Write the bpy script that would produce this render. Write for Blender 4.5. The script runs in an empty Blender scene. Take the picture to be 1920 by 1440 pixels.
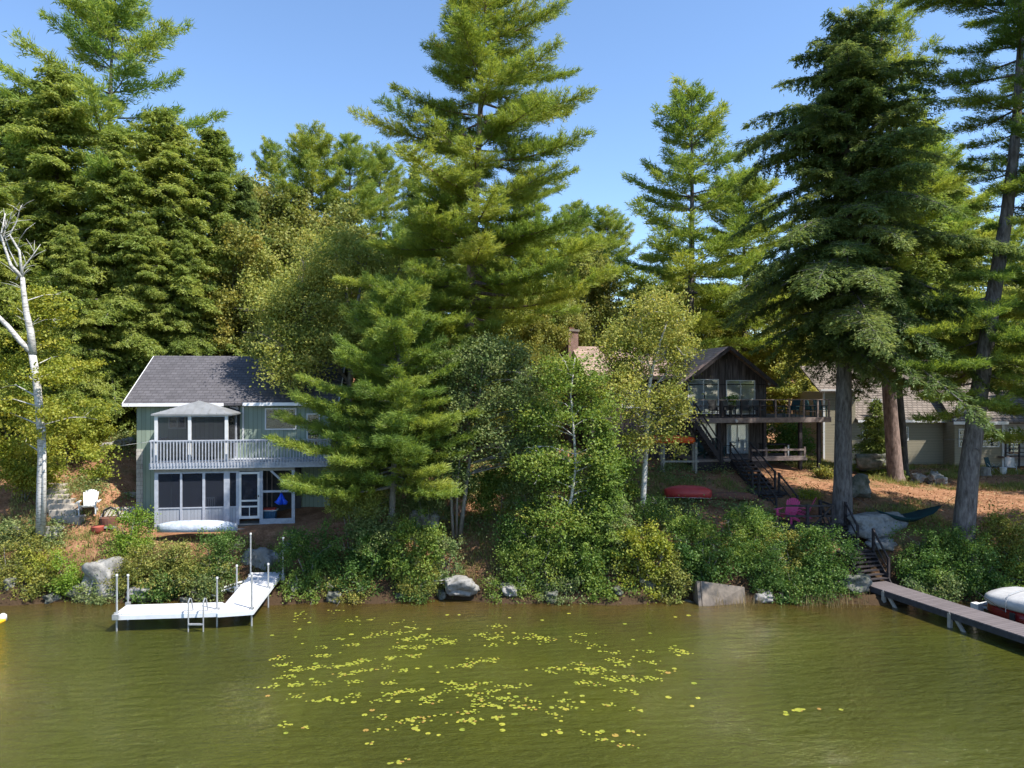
import bpy, math, random
import numpy as np
from mathutils import Vector, Matrix, noise as mnoise

sc = bpy.context.scene
COL = sc.collection
F = 1321.0           # focal length in photo pixels (1920 wide)
CH = 8.6             # camera height above the water
R = math.radians

def P(px, py, D):
    return Vector(((px-960)/F*D, D, CH+(720-py)/F*D))
def X(px, D): return (px-960)/F*D
def Z(py, D): return CH+(720-py)/F*D

# ------------------------------------------------------------------ terrain height
TX = [-60,-34,-20,-16,-10,-4,2,8,14,18,24,34,60]
TY = [20,27.3,28.2,29.2,30.2,31.5,34,38,42,47,55,70,100,160,600]
a_ = [-1.8,-.35,.4,1.3,2.1,2.6,3.6,5.2,6.2,7,9,12,17,22,25]
r_ = [-1.8,-.35,.4,1.3,2.1,2.5,2.7,2.9,3.0,3.0,3.2,5,10,20,25]
TZ = np.array([a_, a_,
 [-1.8,-.35,.4,1.2,1.9,2.4,3.6,5.4,6.1,6.8,8.5,11,16,22,25],
 [-1.8,-.35,.4,1.1,1.8,2.1,2.3,3.2,5.6,6.6,8.3,11,16,22,25],
 [-1.8,-.35,.4,1.1,1.8,2.1,2.4,3.2,5.0,6.2,8,11,16,22,25],
 [-1.8,-.35,.4,1.2,1.9,2.4,3.0,4.0,5.0,6.0,7.8,10.5,16,22,25],
 [-1.8,-.35,.4,1.2,1.8,2.5,3.2,3.9,4.6,5.4,7,10,16,22,25],
 [-1.8,-.35,.35,1.1,1.8,2.4,3.1,3.8,4.0,4.3,5.2,7.5,14,21,25],
 [-1.8,-.35,.3,.9,1.6,2.2,3.0,3.6,4.0,4.1,4.5,6,12,20,25],
 [-1.8,-.35,.4,1.3,2.0,2.5,3.0,3.5,3.6,3.5,3.8,5.5,11,20,25],
 r_, r_, r_])
def hgt(x, y, rough=True):
    xx = min(max(x, TX[0]), TX[-1]-1e-6); yy = min(max(y+0.25*math.sin(x*.55)+.2*math.sin(x*1.3+2), TY[0]), TY[-1]-1e-6)
    i = max(k for k in range(len(TX)-1) if TX[k] <= xx); j = max(k for k in range(len(TY)-1) if TY[k] <= yy)
    u = (xx-TX[i])/(TX[i+1]-TX[i]); v = (yy-TY[j])/(TY[j+1]-TY[j])
    u = u*u*(3-2*u)
    z = (TZ[i][j]*(1-u)+TZ[i+1][j]*u)*(1-v)+(TZ[i][j+1]*(1-u)+TZ[i+1][j+1]*u)*v
    if -14 < x < -7 and 26.5 < y < 33:
        w_ = max(0, 1-(abs(x+10.2)/1.5)**3) if abs(x+10.2) < 1.5 else 0
        z = z*(1-w_)+min(z, .35+max(0, y-29.0)*.62)*w_
    if 13.9 < x < 16.3 and 27.8 < y < 31.6:
        w_ = min(1, (x-13.9)/.4, (16.3-x)/.4); z = z*(1-w_)+min(z, max(.05, .12+(y-28.4)*.58))*w_
    if rough:
        z += .10*mnoise.noise(Vector((x*.6, y*.6, 3)))+.05*mnoise.noise(Vector((x*2, y*2, 7)))
    return z

# ------------------------------------------------------------------ materials
def nt(name):
    m = bpy.data.materials.new(name); m.use_nodes = True
    n = m.node_tree.nodes; n.clear()
    return m, n, m.node_tree.links
def new(n, t, **k):
    o = n.new(t)
    for a, b in k.items(): setattr(o, a, b)
    return o
def ramp(n, stops):
    r = n.new('ShaderNodeValToRGB'); e = r.color_ramp.elements
    while len(e) < len(stops): e.new(.5)
    for i, (p, c) in enumerate(stops):
        e[i].position = p; e[i].color = (*c, 1)
    return r
def out(n, l, sh):
    o = n.new('ShaderNodeOutputMaterial'); l.new(sh, o.inputs[0])

def mat(name, c1, c2=None, scale=3.0, rough=.7, bump=.0, stretch=(1,1,1), detail=6, metal=0, bd=.02, lo=.35, hi=.65, c3=None, spec=.35):
    m, n, l = nt(name)
    b = n.new('ShaderNodeBsdfPrincipled')
    b.inputs['Roughness'].default_value = rough; b.inputs['Metallic'].default_value = metal
    b.inputs['Specular IOR Level'].default_value = spec
    c2 = c2 or tuple(v*.8 for v in c1)
    tc = n.new('ShaderNodeTexCoord'); mp = n.new('ShaderNodeMapping'); mp.inputs['Scale'].default_value = stretch
    l.new(tc.outputs['Object'], mp.inputs[0])
    no = n.new('ShaderNodeTexNoise'); no.inputs['Scale'].default_value = scale; no.inputs['Detail'].default_value = detail
    no.inputs['Roughness'].default_value = .65
    l.new(mp.outputs[0], no.inputs['Vector'])
    st = [(lo, c1), (hi, c2)]
    if c3: st = [(lo, c1), ((lo+hi)/2, c2), (hi, c3)]
    r = ramp(n, st); l.new(no.outputs[0], r.inputs[0]); l.new(r.outputs[0], b.inputs['Base Color'])
    if bump:
        bp = n.new('ShaderNodeBump'); bp.inputs['Strength'].default_value = bump; bp.inputs['Distance'].default_value = bd
        l.new(no.outputs[0], bp.inputs['Height']); l.new(bp.outputs[0], b.inputs['Normal'])
    out(n, l, b.outputs[0]); return m

def leafmat(name, cols, trans=.35, rough=.55, gloss=.03):
    """cols: list of colours picked by each leaf's own tint value"""
    m, n, l = nt(name)
    at = new(n, 'ShaderNodeAttribute', attribute_name='tint')
    oi = n.new('ShaderNodeObjectInfo')
    ad = new(n, 'ShaderNodeMath', operation='MULTIPLY_ADD'); ad.inputs[1].default_value = .16; ad.inputs[2].default_value = -.08
    l.new(oi.outputs['Random'], ad.inputs[0])
    sm = new(n, 'ShaderNodeMath', operation='ADD', use_clamp=True); l.new(at.outputs['Fac'], sm.inputs[0]); l.new(ad.outputs[0], sm.inputs[1])
    k = len(cols); r = ramp(n, [(i/(k-1), c) for i, c in enumerate(cols)]); l.new(sm.outputs[0], r.inputs[0])
    d = n.new('ShaderNodeBsdfDiffuse'); t = n.new('ShaderNodeBsdfTranslucent'); g = n.new('ShaderNodeBsdfGlossy')
    g.inputs['Roughness'].default_value = rough; g.inputs[0].default_value = (.6,.65,.5,1)
    hs = n.new('ShaderNodeHueSaturation'); hs.inputs['Value'].default_value = 1.25; hs.inputs['Saturation'].default_value = 1.1; hs.inputs['Hue'].default_value = .49
    l.new(r.outputs[0], d.inputs[0]); l.new(r.outputs[0], hs.inputs['Color']); l.new(hs.outputs[0], t.inputs[0])
    m1 = n.new('ShaderNodeMixShader'); m1.inputs[0].default_value = trans; l.new(d.outputs[0], m1.inputs[1]); l.new(t.outputs[0], m1.inputs[2])
    m2 = n.new('ShaderNodeMixShader'); m2.inputs[0].default_value = gloss; l.new(m1.outputs[0], m2.inputs[1]); l.new(g.outputs[0], m2.inputs[2])
    out(n, l, m2.outputs[0]); return m

def boardmat(name, c, axis='X', width=.2, groove=.08, rough=.7, var=.25, dark=.35, noise_s=(1,1,1), worn=None, weathered=0):
    """boards or clapboards across one object axis, each board slightly different"""
    m, n, l = nt(name)
    b = n.new('ShaderNodeBsdfPrincipled'); b.inputs['Roughness'].default_value = rough; b.inputs['Specular IOR Level'].default_value = .25
    tc = n.new('ShaderNodeTexCoord'); sx = n.new('ShaderNodeSeparateXYZ'); l.new(tc.outputs['Object'], sx.inputs[0])
    if axis == 'XY':
        s0 = new(n, 'ShaderNodeMath', operation='ADD'); l.new(sx.outputs['X'], s0.inputs[0]); l.new(sx.outputs['Y'], s0.inputs[1]); src = s0.outputs[0]
    else: src = sx.outputs[axis]
    dv = new(n, 'ShaderNodeMath', operation='DIVIDE'); l.new(src, dv.inputs[0]); dv.inputs[1].default_value = width
    fr = new(n, 'ShaderNodeMath', operation='FRACT'); l.new(dv.outputs[0], fr.inputs[0])
    fl = new(n, 'ShaderNodeMath', operation='FLOOR'); l.new(dv.outputs[0], fl.inputs[0])
    wn = new(n, 'ShaderNodeTexWhiteNoise', noise_dimensions='1D'); l.new(fl.outputs[0], wn.inputs['W'])
    lt = new(n, 'ShaderNodeMath', operation='LESS_THAN'); l.new(fr.outputs[0], lt.inputs[0]); lt.inputs[1].default_value = groove
    mp = n.new('ShaderNodeMapping'); mp.inputs['Scale'].default_value = noise_s; l.new(tc.outputs['Object'], mp.inputs[0])
    no = n.new('ShaderNodeTexNoise'); no.inputs['Scale'].default_value = 3; no.inputs['Detail'].default_value = 8; l.new(mp.outputs[0], no.inputs['Vector'])
    a = new(n, 'ShaderNodeMath', operation='ADD'); l.new(wn.outputs[0], a.inputs[0]); l.new(no.outputs[0], a.inputs[1])
    mr = n.new('ShaderNodeMapRange'); mr.inputs[1].default_value = 0; mr.inputs[2].default_value = 2
    mr.inputs[3].default_value = 1-var; mr.inputs[4].default_value = 1+var; l.new(a.outputs[0], mr.inputs[0])
    mx = new(n, 'ShaderNodeMix', data_type='RGBA'); mx.inputs[6].default_value = (*c, 1); mx.inputs[7].default_value = (*[v*dark for v in c], 1)
    l.new(lt.outputs[0], mx.inputs[0])
    col = mx.outputs[2]
    if worn:
        rr = ramp(n, [(.5-weathered*.2, (0,0,0)), (.72-weathered*.2, (1,1,1))]); l.new(no.outputs[0], rr.inputs[0])
        m3 = new(n, 'ShaderNodeMix', data_type='RGBA'); l.new(rr.outputs[0], m3.inputs[0]); l.new(col, m3.inputs[6]); m3.inputs[7].default_value = (*worn, 1); col = m3.outputs[2]
    vm = new(n, 'ShaderNodeVectorMath', operation='SCALE'); l.new(col, vm.inputs[0]); l.new(mr.outputs[0], vm.inputs['Scale'])
    l.new(vm.outputs[0], b.inputs['Base Color'])
    iv = new(n, 'ShaderNodeMath', operation='SUBTRACT'); iv.inputs[0].default_value = 1; l.new(lt.outputs[0], iv.inputs[1])
    bp = n.new('ShaderNodeBump'); bp.inputs['Strength'].default_value = .6; bp.inputs['Distance'].default_value = .01
    l.new(iv.outputs[0], bp.inputs['Height']); l.new(bp.outputs[0], b.inputs['Normal'])
    out(n, l, b.outputs[0]); return m

def brickmat(name, c1, c2, mortar, axes=('X','Z'), bw=.33, bh=.14, ms=.012, rough=.85, add_y=False, moff=.5, noisev=.5, kz=1.0):
    m, n, l = nt(name)
    b = n.new('ShaderNodeBsdfPrincipled'); b.inputs['Roughness'].default_value = rough; b.inputs['Specular IOR Level'].default_value = .2
    tc = n.new('ShaderNodeTexCoord'); sx = n.new('ShaderNodeSeparateXYZ'); l.new(tc.outputs['Object'], sx.inputs[0])
    cb = n.new('ShaderNodeCombineXYZ')
    if add_y:
        s0 = new(n, 'ShaderNodeMath', operation='ADD'); l.new(sx.outputs['X'], s0.inputs[0]); l.new(sx.outputs['Y'], s0.inputs[1]); l.new(s0.outputs[0], cb.inputs[0])
    else: l.new(sx.outputs[axes[0]], cb.inputs[0])
    kk = new(n, 'ShaderNodeMath', operation='MULTIPLY'); kk.inputs[1].default_value = kz; l.new(sx.outputs[axes[1]], kk.inputs[0]); l.new(kk.outputs[0], cb.inputs[1])
    br = n.new('ShaderNodeTexBrick'); l.new(cb.outputs[0], br.inputs[0])
    br.inputs['Scale'].default_value = 1; br.inputs['Brick Width'].default_value = bw; br.inputs['Row Height'].default_value = bh
    br.inputs['Mortar Size'].default_value = ms; br.inputs['Color1'].default_value = (*c1, 1); br.inputs['Color2'].default_value = (*c2, 1); br.inputs['Mortar'].default_value = (*mortar, 1)
    no = n.new('ShaderNodeTexNoise'); no.inputs['Scale'].default_value = 2.2; no.inputs['Detail'].default_value = 8; l.new(tc.outputs['Object'], no.inputs['Vector'])
    mr = n.new('ShaderNodeMapRange'); mr.inputs[1].default_value = .3; mr.inputs[2].default_value = .7; mr.inputs[3].default_value = 1-noisev*.5; mr.inputs[4].default_value = 1+noisev*.5
    l.new(no.outputs[0], mr.inputs[0])
    vm = new(n, 'ShaderNodeVectorMath', operation='SCALE'); l.new(br.outputs[0], vm.inputs[0]); l.new(mr.outputs[0], vm.inputs['Scale'])
    l.new(vm.outputs[0], b.inputs['Base Color'])
    bp = n.new('ShaderNodeBump'); bp.inputs['Strength'].default_value = .7; bp.inputs['Distance'].default_value = .012; bp.invert = True
    l.new(br.outputs['Fac'], bp.inputs['Height']); l.new(bp.outputs[0], b.inputs['Normal'])
    out(n, l, b.outputs[0]); return m

def screenmat(name, c, a):
    m, n, l = nt(name)
    t = n.new('ShaderNodeBsdfTransparent'); d = n.new('ShaderNodeBsdfDiffuse'); d.inputs[0].default_value = (*c, 1)
    mx = n.new('ShaderNodeMixShader'); mx.inputs[0].default_value = a; l.new(t.outputs[0], mx.inputs[1]); l.new(d.outputs[0], mx.inputs[2])
    out(n, l, mx.outputs[0]); return m
def glassmat(name, tint=(.8,.85,.85), base=.12):
    m, n, l = nt(name)
    t = n.new('ShaderNodeBsdfTransparent'); t.inputs[0].default_value = (*tint, 1)
    g = n.new('ShaderNodeBsdfGlossy'); g.inputs['Roughness'].default_value = .03
    lw = n.new('ShaderNodeFresnel'); lw.inputs[0].default_value = 1.5
    ad = new(n, 'ShaderNodeMath', operation='ADD', use_clamp=True); l.new(lw.outputs[0], ad.inputs[0]); ad.inputs[1].default_value = base
    mx = n.new('ShaderNodeMixShader'); l.new(ad.outputs[0], mx.inputs[0]); l.new(t.outputs[0], mx.inputs[1]); l.new(g.outputs[0], mx.inputs[2])
    out(n, l, mx.outputs[0]); return m

M = {}
M['pine'] = leafmat('pine_needles', [(.095,.165,.036),(.175,.255,.05),(.285,.345,.065),(.42,.43,.085)], .46)
M['pine_blue'] = leafmat('blue_pine_needles', [(.09,.17,.042),(.165,.26,.056),(.27,.35,.07),(.39,.42,.09)], .46)
M['hem'] = leafmat('hemlock_needles', [(.11,.165,.042),(.18,.245,.055),(.27,.325,.075),(.37,.39,.095)], .48)
M['hemdark'] = leafmat('dark_hemlock_needles', [(.08,.135,.045),(.135,.19,.055),(.205,.25,.07),(.31,.31,.085)], .48)
M['birchleaf'] = leafmat('birch_leaves', [(.15,.20,.045),(.24,.29,.065),(.36,.37,.09),(.48,.43,.12)], .45)
M['greenleaf'] = leafmat('green_leaves', [(.085,.16,.032),(.15,.235,.044),(.23,.30,.06),(.34,.36,.075)], .45)
M['dustyleaf'] = leafmat('dusty_leaves', [(.09,.15,.055),(.15,.21,.07),(.23,.27,.10),(.33,.34,.13)], .42)
M['yellowleaf'] = leafmat('yellow_green_leaves', [(.15,.20,.03),(.24,.28,.04),(.34,.34,.05),(.46,.41,.07)], .42)
M['limeleaf'] = leafmat('lime_leaves', [(.12,.22,.03),(.18,.29,.035),(.25,.34,.045),(.33,.36,.06)], .45)
M['oliveleaf'] = leafmat('olive_leaves', [(.12,.155,.035),(.20,.22,.05),(.30,.28,.06),(.40,.32,.08)], .42)
M['darkleaf'] = leafmat('dark_green_leaves', [(.045,.105,.026),(.08,.155,.034),(.12,.20,.042),(.20,.25,.055)], .4)
M['autumnleaf'] = leafmat('turning_leaves', [(.13,.17,.045),(.21,.24,.06),(.30,.30,.08),(.40,.32,.10)], .42)
M['bark'] = mat('pine_bark', (.055,.045,.042), (.19,.17,.165), 9, .95, .9, (1,1,.22), 8, bd=.05)
M['barkdark'] = mat('dark_bark', (.035,.03,.026), (.10,.085,.07), 9, .95, .7, (1,1,.25), 8, bd=.04)
M['barkred'] = mat('red_pine_bark', (.09,.06,.05), (.28,.20,.17), 8, .95, .8, (1,1,.3), 8, bd=.04)
M['birch'] = mat('birch_bark', (.14,.13,.12), (.50,.48,.45), 5, .8, .3, (1,1,5), 6, lo=.36, hi=.50)
M['deadbirch'] = mat('dead_birch_wood', (.22,.2,.19), (.5,.47,.43), 6, .9, .3, (1,1,2), lo=.35, hi=.5)
M['greybark'] = mat('grey_bark', (.12,.11,.10), (.27,.25,.23), 7, .9, .5, (1,1,.5))
M['granite'] = mat('granite', (.09,.09,.085), (.26,.25,.24), 3.5, .9, .8, detail=10, bd=.08, c3=(.17,.155,.13), lo=.3, hi=.7)
M['granitewhite'] = mat('pale_granite', (.14,.135,.125), (.34,.325,.30), 3, .9, .8, detail=10, bd=.08)
M['granitedark'] = mat('mossy_granite', (.05,.06,.04), (.20,.19,.17), 3, .95, .8, detail=10, bd=.08)
M['white'] = mat('white_paint', (.64,.64,.64), (.56,.57,.58), 4, .5)
M['greywood'] = mat('grey_blue_painted_wood', (.42,.44,.50), (.30,.32,.37), 5, .7, .1, (1,1,1))
M['fascia'] = mat('white_fascia', (.80,.80,.82), (.72,.72,.74), 4, .45)
M['siding'] = boardmat('green_vertical_siding', (.235,.29,.235), 'X', .203, .09, var=.2, dark=.5, noise_s=(1.5,1.5,.5))
M['sidingdark'] = boardmat('grey_board_wall', (.30,.32,.36), 'X', .15, .08, var=.12, dark=.5)
M['shingle'] = brickmat('dark_shingles', (.082,.078,.086), (.108,.102,.112), (.058,.055,.06), bw=.3, bh=.13, ms=.014, kz=1.0, noisev=.25)
M['concrete'] = brickmat('concrete_block', (.42,.40,.36), (.36,.34,.31), (.22,.21,.2), bw=.4, bh=.2, ms=.008)
M['cement'] = mat('rough_concrete', (.08,.07,.06), (.22,.18,.145), 2.2, .95, .6, detail=10)
M['screen'] = screenmat('insect_screen', (.05,.052,.06), .42)
M['screendark'] = screenmat('dark_insect_screen', (.035,.04,.055), .5)
M['metalroof'] = mat('grey_metal_roof', (.27,.275,.285), (.20,.205,.21), 3, .45, metal=.2)
M['interior'] = mat('interior_shade', (.085,.085,.09), (.04,.04,.045), 2, .95)  # dark tone: the shade of unlit rooms and porch put into the colour
M['brown'] = boardmat('weathered_brown_boards', (.050,.038,.036), 'XY', .22, .06, var=.35, dark=.35, noise_s=(3,3,.3), worn=(.12,.10,.10), weathered=.35)
M['brownwood'] = mat('dark_brown_wood', (.022,.018,.019), (.045,.036,.038), 6, .8, .2, (1,1,1))
M['brownpale'] = mat('worn_brown_wood', (.16,.12,.11), (.27,.22,.20), 5, .85, .2)
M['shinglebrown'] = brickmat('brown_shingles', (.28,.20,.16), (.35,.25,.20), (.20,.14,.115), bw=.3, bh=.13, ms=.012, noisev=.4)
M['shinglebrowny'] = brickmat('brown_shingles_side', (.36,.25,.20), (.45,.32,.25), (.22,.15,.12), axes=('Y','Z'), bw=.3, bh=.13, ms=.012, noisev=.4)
M['shingletan'] = brickmat('tan_shingles', (.17,.14,.12), (.22,.185,.16), (.09,.075,.065), bw=.35, bh=.16, ms=.03, noisev=.3)
M['brick'] = brickmat('red_brick', (.13,.062,.048), (.19,.095,.072), (.22,.185,.165), add_y=True, bw=.21, bh=.075, ms=.01, noisev=.6)
M['clap'] = boardmat('tan_clapboard', (.30,.265,.195), 'Z', .11, .14, var=.08, dark=.45)
M['clapgrey'] = boardmat('grey_clapboard', (.42,.42,.42), 'Z', .11, .14, var=.08, dark=.45)
M['tanconc'] = mat('tan_foundation', (.30,.24,.18), (.24,.19,.145), 3, .9)
M['glass'] = glassmat('window_glass', (.80,.86,.90), .03)
M['glassbright'] = glassmat('reflecting_glass', (.96,.98,1.0), .10)
M['glassblue'] = glassmat('tinted_glass', (.35,.5,.55), .2)
M['curtain'] = mat('white_curtain', (.86,.88,.92), (.74,.77,.82), 2, .9, .0, (8,8,.2))
M['dock'] = boardmat('white_dock_decking', (.52,.52,.54), 'X', .25, .05, var=.10, dark=.55)
M['dockside'] = mat('dock_frame', (.70,.72,.75), (.60,.62,.66), 4, .4)
M['steel'] = mat('galvanised_steel', (.50,.51,.53), (.36,.37,.39), 8, .4, metal=.5)
M['pier'] = boardmat('brown_composite_decking', (.135,.115,.12), 'Y', .14, .10, var=.2, dark=.35)
M['pierside'] = mat('dark_pier_frame', (.05,.05,.06), (.03,.03,.035), 5, .8)
M['postwood'] = mat('grey_post_wood', (.22,.21,.19), (.32,.30,.27), 6, .9, .2)
M['pink'] = mat('pink_plastic', (.62,.08,.22), (.54,.06,.18), 4, .5)
M['red'] = mat('faded_red_hull', (.42,.045,.04), (.34,.035,.035), 4, .45)
M['redboat'] = mat('dark_red_hull', (.22,.02,.018), (.17,.015,.015), 4, .15)
M['orange'] = mat('orange_hull', (.75,.10,.015), (.62,.08,.012), 3, .4)
M['teal'] = mat('teal_fabric', (.012,.05,.06), (.01,.035,.04), 5, .8)
M['green_chair'] = mat('dark_teal_plastic', (.012,.05,.055), (.01,.04,.045), 5, .5)
M['bluebag'] = mat('blue_bag', (.01,.05,.62), (.02,.12,.75), 6, .35, .6, bd=.05)
M['bluebin'] = mat('blue_bin', (.03,.10,.20), (.02,.08,.16), 4, .5)
M['redlid'] = mat('red_lid', (.50,.07,.05), (.42,.06,.05), 4, .5)
M['tarp'] = mat('white_tarp', (.50,.54,.60), (.30,.33,.39), 3, .55, .8, bd=.06)
M['cover'] = mat('pale_grey_canvas', (.44,.44,.45), (.34,.34,.36), 3, .8, .6, bd=.03)
M['black'] = mat('black_metal', (.02,.02,.022), (.03,.03,.03), 5, .5)
M['yellow'] = mat('yellow_float', (.75,.42,.02), (.65,.36,.02), 3, .4)
M['rust'] = mat('rusty_iron', (.18,.07,.04), (.09,.05,.04), 8, .9)
M['lightwood'] = mat('weathered_planks', (.36,.33,.29), (.22,.20,.18), 5, .9, .2, (1,4,1))
M['step'] = mat('timber_step', (.42,.37,.31), (.27,.24,.21), 5, .95, .2)
M['pot'] = mat('terracotta', (.38,.09,.06), (.30,.07,.05), 5, .8)
M['reed'] = leafmat('dry_reeds', [(0.200,0.150,0.070),(0.280,0.210,0.100),(0.340,0.270,0.140)], .3)
M['grassm'] = leafmat('grass_blades', [(0.072,0.131,0.029),(0.145,0.189,0.043),(0.246,0.246,0.072),(0.348,0.290,0.116)], .35)
M['litter'] = leafmat('fallen_leaves', [(0.100,0.045,0.025),(0.240,0.110,0.050),(0.360,0.200,0.100),(0.420,0.300,0.170)], .1)
M['pad'] = leafmat('lily_pads', [(.19,.23,.03),(.26,.285,.04),(.34,.33,.045),(.30,.18,.05)], .15, gloss=.04)
M['flower'] = mat('red_flowers', (.6,.03,.03), (.5,.02,.05), 5, .6)

# ------------------------------------------------------------------ mesh helpers
class MB:
    def __init__(s): s.v = []; s.f = []
    def add(s, v, f):
        k = len(s.v); s.v += [tuple(p) for p in v]; s.f += [tuple(i+k for i in q) for q in f]; return s
    def box(s, x0, x1, y0, y1, z0, z1):
        return s.add([(x0,y0,z0),(x1,y0,z0),(x1,y1,z0),(x0,y1,z0),(x0,y0,z1),(x1,y0,z1),(x1,y1,z1),(x0,y1,z1)],
                     [(0,3,2,1),(4,5,6,7),(0,1,5,4),(1,2,6,5),(2,3,7,6),(3,0,4,7)])
    def bar(s, p, q, w, h=None, up=(0,0,1)):
        p = Vector(p); q = Vector(q); d = (q-p).normalized(); u = Vector(up)
        if abs(d.dot(u)) > .98: u = Vector((0,1,0))
        a = d.cross(u).normalized(); b = a.cross(d).normalized(); h = h or w
        a *= w/2; b *= h/2
        vs = [p-a-b, p+a-b, p+a+b, p-a+b, q-a-b, q+a-b, q+a+b, q-a+b]
        return s.add(vs, [(0,1,2,3),(7,6,5,4),(0,4,5,1),(1,5,6,2),(2,6,7,3),(3,7,4,0)])
    def tube(s, pts, rad, n=8, cap=True, jit=0, rng=None):
        pts = [Vector(p) for p in pts]; k = len(pts); vs = []; fs = []
        if not hasattr(rad, '__len__'): rad = [rad]*k
        ref = None
        for i, p in enumerate(pts):
            d = (pts[min(i+1, k-1)]-pts[max(i-1, 0)]).normalized()
            if ref is None:
                ref = Vector((1,0,0)) if abs(d.x) < .8 else Vector((0,1,0))
            a = (ref-d*ref.dot(d)).normalized(); b = d.cross(a); ref = a
            for j in range(n):
                t = 2*math.pi*j/n; r = rad[i]
                if jit: r *= 1+jit*(rng.random()-.5)
                vs.append(p+a*math.cos(t)*r+b*math.sin(t)*r)
        for i in range(k-1):
            for j in range(n):
                fs.append((i*n+j, i*n+(j+1)%n, (i+1)*n+(j+1)%n, (i+1)*n+j))
        if cap: fs += [tuple(range(n-1,-1,-1)), tuple((k-1)*n+j for j in range(n))]
        return s.add(vs, fs)
    def poly(s, pts): return s.add(pts, [tuple(range(len(pts)))])
    def slab(s, pts, t, axis=Vector((0,0,1))):
        """polygon given a thickness t along axis"""
        k = len(pts); a = [Vector(p) for p in pts]; b = [p-Vector(axis)*t for p in a]
        return s.add(a+b, [tuple(range(k)), tuple(range(2*k-1, k-1, -1))]+[(i, i+k, (i+1)%k+k, (i+1)%k) for i in range(k)])
    def mesh(s, name, m, smooth=False):
        me = bpy.data.meshes.new(name); me.from_pydata(s.v, [], s.f); me.update()
        if m: me.materials.append(M[m] if isinstance(m, str) else m)
        if smooth: me.polygons.foreach_set('use_smooth', [True]*len(me.polygons))
        return me
    def build(s, name, m, parent=None, smooth=False, bevel=0, label=None):
        o = bpy.data.objects.new(name, s.mesh(name, m, smooth)); COL.objects.link(o)
        if parent: o.parent = parent
        if bevel:
            b = o.modifiers.new('b', 'BEVEL'); b.width = bevel; b.segments = 2
        if label: o['label'] = label
        return o

def thing(name, label, cat, loc=(0,0,0), rz=0, group=None):
    o = bpy.data.objects.new(name, None); COL.objects.link(o); o.location = loc; o.rotation_euler = (0,0,rz)
    o.empty_display_size = .2
    o['label'] = label; o['category'] = cat
    if group: o['group'] = group
    return o
def tag(o, label, cat, group=None, kind=None):
    o['label'] = label; o['category'] = cat
    if group: o['group'] = group
    if kind: o['kind'] = kind
    return o
def struct(o): o['kind'] = 'structure'; return o
def dup(root, loc, rz=0, label=None, scale=None):
    r = root.copy(); COL.objects.link(r); r.location = loc; r.rotation_euler = (0,0,rz)
    if scale: r.scale = scale
    if label: r['label'] = label
    for ch in list(root.children):
        c = ch.copy(); COL.objects.link(c); c.parent = r
        for g in list(ch.children):
            d = g.copy(); COL.objects.link(d); d.parent = c
    return r
def npmesh(name, V, k, m, tint):
    V = np.ascontiguousarray(V.reshape(-1, 3), dtype=np.float32); nv = len(V); nf = nv//k
    me = bpy.data.meshes.new(name)
    me.vertices.add(nv); me.vertices.foreach_set('co', V.ravel())
    me.loops.add(nv); me.loops.foreach_set('vertex_index', np.arange(nv, dtype=np.int32))
    me.polygons.add(nf); me.polygons.foreach_set('loop_start', np.arange(0, nv, k, dtype=np.int32))
    me.polygons.foreach_set('loop_total', np.full(nf, k, dtype=np.int32))
    me.materials.append(M[m]); me.update(calc_edges=True)
    at = me.attributes.new('tint', 'FLOAT', 'FACE'); at.data.foreach_set('value', np.ascontiguousarray(tint, dtype=np.float32))
    return me
def link(name, me, parent=None):
    o = bpy.data.objects.new(name, me); COL.objects.link(o)
    if parent: o.parent = parent
    return o

# ------------------------------------------------------------------ foliage
def nrm(a): return a/np.maximum(np.linalg.norm(a, axis=-1, keepdims=True), 1e-9)
def needles(rs, c, d, L, w, K, spread, up, tint):
    N = len(c)
    dd = d[:,None,:]+spread*rs.normal(size=(N,K,3)); dd[...,2] += up; dd = nrm(dd)
    side = nrm(np.cross(dd, rs.normal(size=(N,K,3))))*(w/2)
    base = c[:,None,:]+rs.normal(size=(N,K,3))*(L*.32)
    ln = L*rs.uniform(.7,1.15,size=(N,K,1))
    V = np.stack([base-side, base+side, base+dd*ln], axis=2)
    t = np.clip(tint[:,None]+rs.normal(size=(N,K))*.10, 0, 1)
    return V.reshape(-1,3), t.ravel()
def sprays(rs, c, d, L, w, K, spread, droop, tint):
    """flat narrow rhombs, roughly level, that follow the twig"""
    N = len(c)
    dd = d[:,None,:]+spread*rs.normal(size=(N,K,3))*np.array([1,1,.45]); dd[...,2] -= droop; dd = nrm(dd)
    nn = np.array([0,0,1.])+.45*rs.normal(size=(N,K,3))
    side = nrm(np.cross(dd, nn))*(w/2)
    base = c[:,None,:]+rs.normal(size=(N,K,3))*(L*.28)
    ln = L*rs.uniform(.6,1.2,size=(N,K,1))
    V = np.stack([base, base+dd*ln*.45-side, base+dd*ln, base+dd*ln*.45+side], axis=2)
    t = np.clip(tint[:,None]+rs.normal(size=(N,K))*.12, 0, 1)
    return V.reshape(-1,3), t.ravel()
def leafquads(rs, c, size, tint, upb=.8):
    N = len(c)
    n = nrm(rs.normal(size=(N,3))+np.array([0,0,upb]))
    t = nrm(np.cross(n, rs.normal(size=(N,3)))); b = np.cross(n, t)
    s = size*rs.uniform(.6,1.25,size=(N,1))
    V = np.stack([c-t*s*.5, c+b*s*.34+n*s*.05, c+t*s*.5, c-b*s*.34+n*s*.05], axis=1)
    return V.reshape(-1,3), np.clip(tint+rs.normal(size=N)*.13, 0, 1)

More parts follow.
